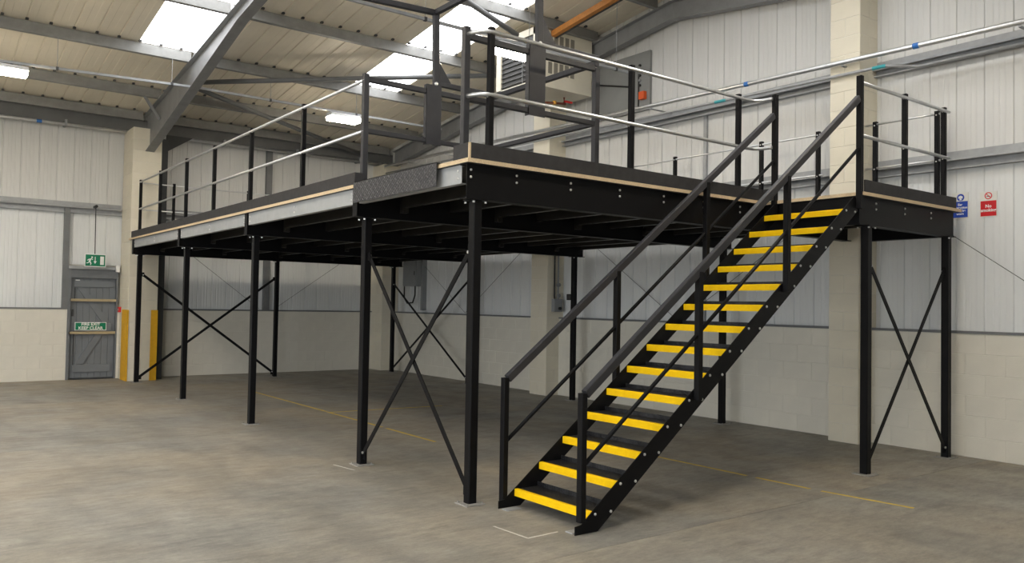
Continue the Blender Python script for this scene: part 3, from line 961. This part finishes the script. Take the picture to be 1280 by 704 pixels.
# ================================================================== LOADING GATE (up and over)
GT = thing('pallet_gate', 'charcoal up and over pallet gate at the deck loading edge', 'gate', (0.8, 1.17, DECK))
YN, YFR = 0.25, 2.07
fix = MB()
for yy in (YN, YFR):
    MB().bar((-0.0, yy if yy > 1 else 0.19, DECK - 0.002), (-0.0, yy if yy > 1 else 0.19, RAILTOP + 0.02), 0.06, 0.06, 0.005, up=(0, 1, 0)).build('gate_post', 'charcoal_steel', GT)
    MB().bar((1.585, yy, DECK - 0.002), (1.585, yy, RAILTOP - 0.03), 0.06, 0.06, 0.005, up=(0, 1, 0)).build('gate_post', 'charcoal_steel', GT)
    MB().bar((0.03, yy, 4.0), (1.555, yy, 4.0), 0.045, 0.055, 0.005).build('side_rail', 'charcoal_steel', GT)
    MB().bar((0.03, yy, 3.455), (1.555, yy, 3.455), 0.045, 0.05, 0.005).build('side_rail', 'charcoal_steel', GT)
    sgn = -1
    pl = MB().box(0.725, 0.915, yy - 0.032, yy - 0.023, 3.41, 4.075).box(0.725, 0.734, yy - 0.031, yy + 0.03, 3.41, 4.075).build('pivot_plate', 'charcoal_steel', GT)
    MB().box(0.78, 0.90, yy + 0.025, yy + 0.034, 3.43, 4.06).build('pivot_plate', 'charcoal_steel', GT)
    arm = MB().bar((0.86, yy + 0.0, 4.06), (0.84, yy + 0.0, 4.92), 0.07, 0.05, 0.005, up=(0, 1, 0)).build('swing_arm', 'charcoal_steel', GT)
    MB().bar((0.88, yy, 4.105), (1.60, yy, 4.105), 0.045, 0.055, 0.005).build('swing_rail', 'charcoal_steel', GT)
    MB().poly([(0.89, yy - 0.005, 4.13), (1.06, yy - 0.005, 4.13), (0.89, yy - 0.005, 4.36)], (0, 0.01, 0)).build('gusset', 'charcoal_steel', GT)
    MB().disc((0.84, yy - 0.034, 4.09), (0, -1, 0), 0.022, 0.02, 10, 1).build('pivot_bolt', 'bolt_zinc', GT)
    MB().bar((0.84, yy, 4.895), (-0.42, yy, 4.84), 0.05, 0.06, 0.005).build('swing_rail', 'charcoal_steel', GT)
MB().bar((1.60, YN, 4.065), (1.60, YFR, 4.065), 0.05, 0.055, 0.005).build('barrier_rail', 'charcoal_steel', GT)
MB().bar((1.60, YN, 3.47), (1.60, YFR, 3.47), 0.05, 0.05, 0.005).build('barrier_rail', 'charcoal_steel', GT)
MB().bar((0.84, YN, 4.90), (0.84, YFR, 4.90), 0.05, 0.06, 0.005).build('barrier_rail', 'charcoal_steel', GT)
MB().bar((-0.40, YN, 4.84), (-0.40, YFR, 4.84), 0.05, 0.06, 0.005).build('barrier_rail', 'charcoal_steel', GT)

# ================================================================== STAIRCASE
ST = thing('staircase', 'open steel staircase with yellow nosings and black handrails up to the landing', 'staircase', (0.25, -0.73, 0))
YSN, YSF = -1.192, -0.268
X1, GO, Z1, RI, NT = 0.262, 0.257, 0.141, 0.1943, 14
SL = RI / GO
def ztop(x):
    return 0.137 + 0.757 * (x - 0.25)
def stringer(y0, y1, sgn):
    vd = 0.192
    pts = [(0.10, 0), (0.25 + (vd - 0.137) / 0.757, 0)]
    xe = 3.84
    pts += [(xe, ztop(xe) - vd), (xe, 2.80), ((2.80 - 0.137) / 0.757 + 0.25, 2.80), (0.16, ztop(0.16)), (0.10, 0.062)]
    b = MB().poly([(x, y0, z) for x, z in pts], (0, y1 - y0, 0))
    return b.build('stringer', 'black_steel', ST)
sn = stringer(YSN - 0.008, YSN, 1)
sf = stringer(YSF, YSF + 0.008, 1)
for i in range(NT):
    x, z = X1 + GO * i, Z1 + RI * i
    t = MB().box(x + 0.004, x + 0.245, YSN + 0.001, YSF - 0.001, z - 0.006, z).box(x + 0.239, x + 0.245, YSN + 0.001, YSF - 0.001, z, z + 0.036)
    t.box(x + 0.003, x + 0.009, YSN + 0.001, YSF - 0.001, z - 0.05, z - 0.006)
    t = t.build('tread', 'tread_plate', ST)
    MB().poly([(x - 0.004, YSN + 0.002, z - 0.055), (x - 0.004, YSN + 0.002, z - 0.002), (x, YSN + 0.002, z + 0.004), (x + 0.032, YSN + 0.002, z + 0.004), (x + 0.032, YSN + 0.002, z), (x + 0.002, YSN + 0.002, z), (x + 0.002, YSN + 0.002, z - 0.055)], (0, YSF - YSN - 0.004, 0)).build('nosing', 'nosing_yellow', t)
    for bx in (x + 0.03, x + 0.19):
        put('bolt', bolt_y, (bx, YSN - 0.008, z - 0.012), sn)
ry0, ry1 = YSN - 0.035, YSF + 0.035
def zrail(x):
    return 1.0 + 0.762 * (x - 0.13)
for yy, px, tag_ in ((ry0, (0.13, 1.40, 2.61), 'n'), (ry1, (0.17, 1.44, 2.69), 'f')):
    for k, x in enumerate(px):
        zb = 0.10 if k == 0 and yy == ry0 else (0.03 if k == 0 else ztop(x) - 0.10)
        MB().bar((x, yy, zb), (x, yy, zrail(x) + (0.028 if k == 0 else -0.01)), 0.054, 0.054, 0.005, up=(0, 1, 0)).build('handrail_post', 'black_steel', ST)
    MB().bar((px[0] + 0.026, yy, zrail(px[0] + 0.026)), (3.80, yy, zrail(3.80)), 0.048, 0.068, 0.006).build('handrail', 'charcoal_steel', ST)
    MB().tube([(px[0], yy, zrail(px[0]) - 0.51), (3.81, yy, zrail(3.81) - 0.51)], 0.017, 10).build('mid_rail', 'black_steel', ST, smooth=True)
    MB().bar((3.835, yy, DECK - 0.17), (3.835, yy, RAILTOP + 0.0), 0.056, 0.056, 0.005, up=(0, 1, 0)).build('newel_post', 'black_steel', ST)
for y0 in (YSN + 0.03, YSF - 0.11):
    MB().box(0.11, 0.25, y0, y0 + 0.08, 0.0, 0.008).build('foot_plate', 'galv_matt', ST)

# ================================================================== LIGHT FITTINGS
LAMPS = [(3.08, 9.13), (-2.62, 9.13), (-8.3, 9.13), (3.05, 3.58), (-2.65, 3.58), (-8.3, 3.58), (3.05, -1.97), (-2.65, -1.97), (-8.3, -1.97)]
LABEL = {2: 'strip light on the far trunking near the added doorway, out of the picture', 4: 'strip light under the ridge over the open floor, out of the picture', 5: 'strip light under the ridge near the added doorway, out of the picture', 6: 'strip light on the near trunking by the gable wall, out of the picture', 7: 'strip light on the near trunking above the viewer, out of the picture', 8: 'strip light on the near trunking by the added doorway, out of the picture',
         0: 'bright strip light hung in front of the far roof bay over the deck', 1: 'bright strip light at the left edge of the picture', 3: 'bright strip light seen behind the raised gate arm'}
lamp_parts = {}
def lamp_meshes():
    b = MB().poly([(-0.315, -0.155, 0.014), (-0.315, -0.15, 0.03), (-0.315, -0.09, 0.085), (-0.315, 0.09, 0.085), (-0.315, 0.15, 0.03), (-0.315, 0.155, 0.014)], (0.63, 0, 0))
    lamp_parts['housing'] = b.mesh('housing', 'lamp_case')
    d = MB().poly([(-0.305, -0.142, 0.013), (-0.305, 0.142, 0.013), (-0.305, 0.125, -0.055), (-0.305, -0.125, -0.055)], (0.61, 0, 0))
    lamp_parts['diffuser'] = d.mesh('diffuser', 'lamp_diffuser')
    lamp_parts['hanger'] = MB().box(-0.02, 0.02, -0.02, 0.02, 0.085, 0.12).mesh('hanger', 'galv_matt')
lamp_meshes()
for i, (x, y) in enumerate(LAMPS):
    zl = 5.27 if x > -1 or y < 5 else 5.16
    t = thing('strip_light', LABEL.get(i, 'strip light hung over the open floor outside the picture'), 'light', (x, y, zl), 'strip lights under the roof')
    for nme in ('housing', 'diffuser'):
        put(nme, lamp_parts[nme], (x, y, zl), t)
    for dx in (-0.2, 0.2):
        put('hanger', lamp_parts['hanger'], (x + dx, y, zl), t)
rows = sorted(set(y for _, y in LAMPS))
for y, lab in zip(rows[::-1], ('galvanised lighting trunking hung below the far roof purlins', 'galvanised lighting trunking below the ridge', 'galvanised lighting trunking over the near side of the hall')):
    t = thing('lighting_trunking', lab, 'trunking', (-2.5, y, 5.38))
    zt_ = (lambda q: 5.395 if q > 0.2 else 5.395 - (0.2 - min(q, 0.2)) * 0.036) if y > 5 else (lambda q: 5.41)
    for a, e in ((X0, -5.5), (-5.48, 0.2), (0.22, 5.35)):
        MB().bar((a, y, zt_(max(a, -5.5))), (e, y, zt_(max(e, -5.5))), 0.035, 0.04, 0.003).build('channel', 'galv_matt', t)
    xx = 5.1
    while xx > X0 + 0.5:
        zz = zt_(max(xx, -5.5))
        MB().tube([(xx, y, zz + 0.02), (xx, y, z_sheet(y) if abs(y - 9.13) > 1 else z_raf(9.2) + 0.02)], 0.004, 6).build('drop_rod', 'galv_matt', t)
        MB().box(xx - 0.02, xx + 0.02, y - 0.022, y + 0.022, zz - 0.025, zz + 0.026).build('clip', 'dark_grey_steel', t)
        xx -= 1.75

# ================================================================== PIPES AND SERVICES
t = thing('service_pipe', 'pale pipe on clips high along the eaves wall', 'pipe', (-2, 12.69, 5.1))
MB().tube([(X0, 12.68, 5.06), (5.80, 12.68, 5.155)], 0.032, 12).build('pipe', 'galv_tube', t, smooth=True)
for xx in (-6.5, -4.2, -2.9, -1.24, 0.35, 1.9, 3.6, 5.2):
    MB().box(xx - 0.02, xx + 0.02, 12.64, 12.90, 5.03 + (xx + 11) * 0.0056, 5.155 + (xx + 11) * 0.0056).build('clip', 'galv_matt', t)
MB().tube([(-1.75, 12.68, 5.1367), (-1.66, 12.68, 5.1372)], 0.034, 12).build('tape_band', 'tape_blue', t) if False else MB().tube([(-1.75, 12.68, 5.1105), (-1.66, 12.68, 5.111)], 0.034, 12).build('tape_band', 'tape_blue', t)
def zpipe(y):
    return 4.88 + 0.0165 * (y - 0.0)
t = thing('service_pipe', 'pale pipe on clips high along the gable wall', 'pipe', (5.68, 3, 4.9))
XP = 5.66
MB().tube([(XP, 12.2, zpipe(12.2) - 0.06), (XP, Y0, zpipe(Y0) - 0.06)], 0.033, 12).build('pipe', 'galv_tube', t, smooth=True)
for yy in (11, 9.4, 8.0, 5.4, 4.3, 3.35, 0.05, -2.0, -4.5):
    xf = XC if not (P1B < yy < P1A) else P1X
    MB().box(XP - 0.02, xf, yy - 0.015, yy + 0.015, zpipe(yy) - 0.115, zpipe(yy) - 0.10).build('clip', 'galv_matt', t)
for yy in (1.55, -0.85):
    MB().tube([(XP, yy, zpipe(yy) - 0.06), (XP, yy - 0.07, zpipe(yy - 0.07) - 0.06)], 0.036, 12).build('tape_band', 'tape_blue', t)
t = thing('conduit', 'thin grey conduit with teal tape below the gable wall pipe', 'conduit', (5.69, 0.5, 4.7))
MB().tube([(5.69, 12.2, 4.85), (5.69, 2.1, 4.70), (5.69, -0.5, 4.66), (5.98, -0.75, 4.65), (5.98, -3.0, 4.64)], 0.02, 10).build('pipe', 'galv_matt', t, smooth=True)
MB().tube([(5.69, 2.1, 4.70), (5.69, 1.9, 4.697)], 0.023, 10).build('tape_band', 'tape_teal', t)
MB().tube([(5.69, -0.33, 4.6626), (5.69, -0.5, 4.66)], 0.023, 10).build('tape_band', 'tape_teal', t)
# ---- warm air heater hung from the roof
HX0, HX1, HY0, HY1, HZ0, HZ1 = 4.66, 5.88, 5.0, 6.15, 5.38, 6.38
ht = thing('unit_heater', 'cream suspended warm air heater with dark louvres and side slots', 'heater', (5.27, 5.55, HZ0))
MB().box(HX0, HX1, HY0, HY1, HZ0, HZ1).build('casing', 'heater_cream', ht)
for (y0, y1, z0, z1) in ((HY0, HY0 + 0.1, HZ0, HZ1), (HY1 - 0.14, HY1, HZ0, HZ1), (HY0, HY1, HZ0, HZ0 + 0.09), (HY0, HY1, HZ1 - 0.12, HZ1)):
    MB().box(HX0 - 0.035, HX0, y0, y1, z0, z1).build('outlet_rim', 'heater_cream', ht)
MB().box(HX0 - 0.004, HX0 - 0.001, HY0 + 0.1, HY1 - 0.14, HZ0 + 0.09, HZ1 - 0.12).build('outlet_back', 'heater_dark', ht)
for i in range(9):
    z = HZ0 + 0.14 + i * 0.083
    MB().bar((HX0 - 0.018, HY0 + 0.1, z), (HX0 - 0.018, HY1 - 0.14, z), 0.03, 0.006, 0.001, up=(-0.5, 0, 1)).build('louvre', 'elec_grey', ht)
MB().bar((HX0 - 0.036, 5.38, HZ0 + 0.09), (HX0 - 0.036, 5.38, HZ1 - 0.12), 0.02, 0.006, 0.001, up=(0, 1, 0)).build('louvre_bar', 'elec_grey', ht)
for z0, z1 in ((HZ1 - 0.33, HZ1 - 0.08), (HZ0 + 0.24, HZ0 + 0.44)):
    for i in range(5):
        x = HX0 + 0.22 + i * 0.125
        MB().box(x, x + 0.085, HY0 - 0.004, HY0 + 0.001, z0, z1).build('slot', 'heater_slot', ht)
MB().box(HX1, XW + 0.05, HY0 + 0.1, HY1 - 0.1, HZ0 + 0.35, HZ1 - 0.1).build('rear_duct', 'heater_cream', ht)
MB().tube([(5.12, 5.16, HZ1 - 0.02), (4.95, 5.16, HZ1 + 0.12), (4.84, 5.16, HZ1 + 0.25), (4.82, 5.16, HZ1 + 0.42)], 0.085, 14).build('flue', 'flue_steel', ht, smooth=True)
for hx in (HX0 + 0.08, HX1 - 0.08):
    for hy in (HY0 + 0.04, HY1 - 0.08):
        MB().tube([(hx, hy, HZ1 - 0.02), (hx, hy, z_sheet(hy) - 0.01)], 0.006, 6).build('hanger_rod', 'galv_matt', ht)
g = thing('gas_pipe', 'brown gas pipe with red valve handle under the heater', 'pipe', (5.3, 4.98, 5.2))
MB().tube([(5.55, 5.35, HZ0), (5.55, 5.35, 5.26), (5.45, 5.2, 5.22), (4.9, 5.2, 5.16), (4.6, 5.25, 5.15)], 0.02, 10).build('pipe', 'brown_pipe', g, smooth=True)
MB().box(5.42, 5.58, 5.16, 5.2, 5.24, 5.27).build('valve_handle', 'red_plastic', g)
MB().disc((5.2, 5.2, 5.17), (0, 0, 1), 0.035, 0.06, 10).build('valve_body', 'brass', g)
# ---- grey service board on the gable wall
sb = thing('service_board', 'flat grey service board on the gable wall beside the heater', 'panel', (6.1, 4.35, 5.0))
MB().box(XC - 0.05, XC, 3.80, 5.08, 4.98, 5.98).build('board', 'panel_grey', sb)
MB().tube([(XC - 0.065, 5.0, 5.62), (XC - 0.065, 4.25, 5.44)], 0.014, 8).build('cable', 'cable_black', sb)
for i in range(5):
    MB().disc((XC - 0.05, 4.02, 5.42 + i * 0.085), (-1, 0, 0), 0.022, 0.03, 8).build('knob', 'elec_grey' if i % 2 else 'cable_black', sb)
MB().tube([(XC - 0.06, 4.05, 5.62), (XC - 0.06, 4.05, 5.05)], 0.012, 8).build('cable', 'cable_black', sb)
for i in range(4):
    MB().box(XC - 0.09, XC - 0.05, 4.58 + i * 0.11, 4.65 + i * 0.11, 5.0, 5.05 + 0.02 * (i % 2)).build('terminal', 'cable_black', sb)
o = MB().box(XC - 0.12, XC - 0.0505, 3.87, 3.99, 5.16, 5.29).build('alarm_sounder', 'orange_paint')
tag(o, 'small orange box on the grey service board', 'sounder')
# ---- electrical cabinet in the corner and switch boxes on the pilaster
ec = thing('electrical_cabinet', 'tall grey electrical cabinet on the gable wall under the deck', 'cabinet', (5.95, 11.3, 2.06))
MB().box(XC - 0.24, XC - 0.0, 11.0, 11.62, 2.07, 2.66).build('body', 'elec_grey', ec)
d = MB().box(XC - 0.258, XC - 0.242, 11.02, 11.60, 2.09, 2.64).build('cabinet_door', 'elec_grey', ec)
MB().box(XC - 0.27, XC - 0.258, 11.05, 11.07, 2.33, 2.42).build('handle', 'cable_black', d)
MB().box(XC - 0.12, XC, 10.92, 10.995, 1.5, 3.3).build('trunking', 'elec_grey', ec)
MB().tube([(XC - 0.18, 11.55, 3.3), (XC - 0.18, 11.66, 2.7), (XC - 0.18, 11.66, 1.8), (XC - 0.18, 11.5, 1.66), (XC - 0.18, 11.25, 1.68), (XC - 0.18, 11.15, 1.85), (XC - 0.18, 11.15, 2.07)], 0.018, 8).build('cable', 'cable_black', ec, smooth=True)
def face_box(name, label, cat, x0, x1, y0, y1, z0, z1, m='elec_grey'):
    t = thing(name, label, cat, ((x0 + x1) / 2, (y0 + y1) / 2, z0))
    b = 0.006
    MB().poly([(x0, y0, z0), (x0, y1, z0), (x0, y1, z1), (x0, y0, z1)], (x1 - x0, 0, 0)).build('case', m, t)
    return t
yb_ = P2B
sw = thing('isolator_switch', 'grey isolator switch box with black knob on the pilaster under the deck', 'switch box', (6.0, yb_, 1.55))
MB().box(5.86, 6.05, yb_ - 0.09, yb_, 1.55, 1.79).build('case', 'elec_grey', sw)
MB().disc((5.98, yb_ - 0.09, 1.61), (0, -1, 0), 0.03, 0.03, 10).build('knob', 'cable_black', sw)
MB().tube([(5.90, yb_ - 0.03, 1.79), (5.90, yb_ - 0.03, 2.9)], 0.014, 8).build('cable', 'cable_black', sw)
MB().tube([(5.99, yb_ - 0.03, 1.79), (5.99, yb_ - 0.03, 2.9)], 0.016, 8).build('conduit', 'elec_grey', sw)
for z in (1.85, 2.05):
    MB().disc((5.99, yb_ - 0.02, z), (0, -1, 0), 0.035, 0.05, 10).build('junction', 'elec_grey', sw)
bx = thing('socket_box', 'small black socket box on the wall beside the isolator', 'socket', (6.1, 5.7, 1.77))
MB().box(XC - 0.08, XC, 5.66, 5.80, 1.77, 1.88).build('case', 'cable_black', bx)
MB().box(XC - 0.086, XC - 0.08, 5.68, 5.78, 1.79, 1.86).build('cover', 'heater_dark', bx)
# ---- corner guards, call point, sensor
cg = MB().box(-0.13, -0.1205, 12.04, 12.55, 0.0, 1.43).box(-0.13, -0.105, 12.035, 12.0495, 0.0, 1.43).build('corner_guard', 'guard_yellow')
tag(cg, 'yellow corner guard on the door side of the cream pilaster', 'corner guard', 'yellow corner guards')
cg = MB().box(0.315, 0.445, 12.037, 12.0495, 0.0, 1.43).box(0.4355, 0.445, 12.0495, 12.2, 0.0, 1.43).build('corner_guard', 'guard_yellow')
tag(cg, 'yellow corner guard on the mezzanine side of the cream pilaster', 'corner guard', 'yellow corner guards')
cp = thing('call_point', 'red fire alarm call point beside the exit door', 'alarm', (-0.14, 12.715, 1.37))
MB().box(-0.165, -0.1205, 12.66, 12.77, 1.37, 1.48).build('case', 'red_plastic', cp)
MB().box(-0.168, -0.165, 12.69, 12.74, 1.41, 1.44).build('glass', 'white_plastic', cp)
ds = thing('door_sensor', 'white plastic sensor box above the exit door frame', 'sensor', (-0.20, YW - 0.05, 2.20))
MB().bar((-0.19, YW - 0.075, 2.20), (-0.19, YW - 0.075, 2.34), 0.075, 0.09, 0.015, up=(0, 1, 0)).build('case', 'white_plastic', ds)
MB().disc((-0.19, YW - 0.12, 2.28), (0, -1, 0), 0.016, 0.006, 10).build('lens', 'sign_white', ds)

# ================================================================== SIGNS
fs_ = thing('fire_exit_sign', 'green sign on the grey door reading fire exit keep clear', 'sign', (-0.645, YD - 0.03, 1.07))
yq = YD - 0.034
MB().box(-0.935, -0.355, yq - 0.004, yq, 0.993, 1.158).build('plate', 'sign_white', fs_)
MB().box(-0.925, -0.365, yq - 0.006, yq - 0.004, 1.003, 1.148).build('face', 'sign_green', fs_)
lettering('lettering', 'FIRE EXIT\nKEEP CLEAR', 0.082, 'sign_white', fs_, (-0.645, yq - 0.007, 1.077), (0, -1, 0), squeeze=1.02, bold=0.0022)
# hanging running man sign
YX = 12.62
ex = thing('exit_sign', 'hanging green exit sign with running figure and arrow above the grey door', 'sign', (-0.65, YX, 2.28))
MB().box(-0.835, -0.445, YX - 0.012, YX + 0.012, 2.285, 2.545).build('plate', 'sign_white', ex)
MB().box(-0.82, -0.46, YX - 0.014, YX - 0.012, 2.30, 2.53).build('face', 'sign_green', ex)
yy = YX - 0.0145
def flat(pts, m='sign_white', name='pictogram', par=None, ox=-0.82, oz=2.30, y=yy):
    return MB().poly([(ox + a, y, oz + b_) for a, b_ in pts], (0, -0.0015, 0))
man = flat([(0.075, 0.145), (0.105, 0.155), (0.09, 0.09), (0.11, 0.055), (0.10, 0.02), (0.083, 0.022), (0.09, 0.05), (0.068, 0.085), (0.06, 0.06), (0.02, 0.05), (0.018, 0.066), (0.05, 0.076)])
for part in ([(0.075, 0.148), (0.05, 0.14), (0.03, 0.115), (0.042, 0.105), (0.06, 0.125), (0.08, 0.13)], [(0.10, 0.15), (0.118, 0.125), (0.138, 0.135), (0.134, 0.148), (0.122, 0.143), (0.108, 0.162)]):
    man.v += flat(part).v
    n0 = len(man.v) - 2 * len(part)
    k = len(part)
    man.f += [tuple(n0 + i for i in range(k)), tuple(n0 + i for i in range(2 * k - 1, k - 1, -1))] + [(n0 + i, n0 + i + k, n0 + (i + 1) % k + k, n0 + (i + 1) % k) for i in range(k)]
man.disc((-0.82 + 0.118, yy, 2.30 + 0.178), (0, -1, 0), 0.017, 0.0015, 12)
man.build('running_figure', 'sign_white', ex)
ar = MB()
for pts in ([(0.168, 0.19), (0.182, 0.19), (0.182, 0.08), (0.168, 0.08)], [(0.146, 0.10), (0.204, 0.10), (0.175, 0.045)]):
    b2 = flat(pts)
    n0 = len(ar.v)
    ar.add(b2.v, b2.f)
ar.build('arrow', 'sign_white', ex)
b2 = flat([(0.268, 0.03), (0.336, 0.03), (0.336, 0.20), (0.268, 0.20)])
b2.build('doorway_symbol', 'sign_white', ex)
MB().tube([(-0.65, YX, 2.545), (-0.66, YX, 3.50)], 0.009, 8).build('hanging_rod', 'cable_black', ex)
MB().disc((-0.66, YX - 0.02, 3.51), (0, -1, 0), 0.03, 0.05, 12).build('rod_fixing', 'cable_black', ex)
MB().box(-0.68, -0.64, YX, YC - 0.12, 3.49, 3.53).build('bracket', 'dark_grey_steel', ex)
# gable wall signs (face -x)
xs_ = XC - 0.006
def ring(cx_y, cz, r0, r1, n=24, t=0.0015):
    b = MB()
    vs, fs = [], []
    for dx in (0, -t):
        for r in (r0, r1):
            vs += [(xs_ - 0.004 + dx, cx_y + r * math.cos(2 * math.pi * i / n), cz + r * math.sin(2 * math.pi * i / n)) for i in range(n)]
    for i in range(n):
        j = (i + 1) % n
        fs += [(i, j, n + j, n + i), (2 * n + i, 3 * n + i, 3 * n + j, 2 * n + j), (n + i, n + j, 3 * n + j, 3 * n + i), (i, 2 * n + i, 2 * n + j, j)]
    return b.add(vs, fs)
def wall_sign(name, label, y0, y1, z0, z1, m, cy, cz, r):
    t = thing(name, label, 'sign', (xs_, (y0 + y1) / 2, z0))
    MB().box(xs_ - 0.003, XC - 0.0005, y0 - 0.008, y1 + 0.008, z0 - 0.008, z1 + 0.105).build('plate', 'sign_plate', t)
    MB().box(xs_ - 0.0045, xs_ - 0.003, y0, y1, z0, z1).build('face', m, t)
    return t
# smoking: y runs leftwards in the picture, so the right edge has the smaller y
sg = wall_sign('no_smoking_sign', 'red no smoking sign with prohibition circle on the gable wall', -1.567, -1.397, 2.780, 2.956, 'sign_red', -1.482, 3.0, 0.04)
ring(-1.482, 3.014, 0.031, 0.041).build('prohibition_ring', 'sign_red', sg)
MB().bar((xs_ - 0.006, -1.482 + 0.026, 3.014 + 0.026), (xs_ - 0.006, -1.482 - 0.026, 3.014 - 0.026), 0.008, 0.002, 0, up=(1, 0, 0)).build('prohibition_bar', 'sign_red', sg)
MB().bar((xs_ - 0.0045, -1.482 + 0.022, 3.007), (xs_ - 0.0045, -1.482 - 0.018, 3.007), 0.007, 0.002, 0, up=(1, 0, 0)).build('cigarette_symbol', 'sign_black', sg)
lettering('lettering', 'No\nsmoking', 0.050, 'sign_white', sg, (xs_ - 0.0055, -1.482, 2.870), (-1, 0, 0), bold=0.0015, t=0.001)
bs = wall_sign('ear_protection_sign', 'blue ear protection sign partly hidden behind the landing edge', -1.255, -1.085, 2.785, 2.975, 'sign_blue', -1.175, 3.0, 0.04)
MB().disc((xs_ - 0.004, -1.175, 3.022), (-1, 0, 0), 0.042, 0.0015, 24).build('mandatory_disc', 'sign_blue', bs)
hd = MB().disc((xs_ - 0.0056, -1.175, 3.024), (-1, 0, 0), 0.020, 0.0012, 16)
hd.build('head_symbol', 'sign_white', bs)
em = MB().box(xs_ - 0.0075, xs_ - 0.0056, -1.175 - 0.024, -1.175 - 0.013, 3.01, 3.035).box(xs_ - 0.0075, xs_ - 0.0056, -1.175 + 0.013, -1.175 + 0.024, 3.01, 3.035).box(xs_ - 0.0068, xs_ - 0.0056, -1.187, -1.163, 2.990, 3.003)
em.build('ear_defender_symbol', 'sign_white', bs)
lettering('lettering', 'Ear\nprotection\nmust be\nworn', 0.038, 'sign_white', bs, (xs_ - 0.0055, -1.170, 2.882), (-1, 0, 0), bold=0.001, t=0.001)
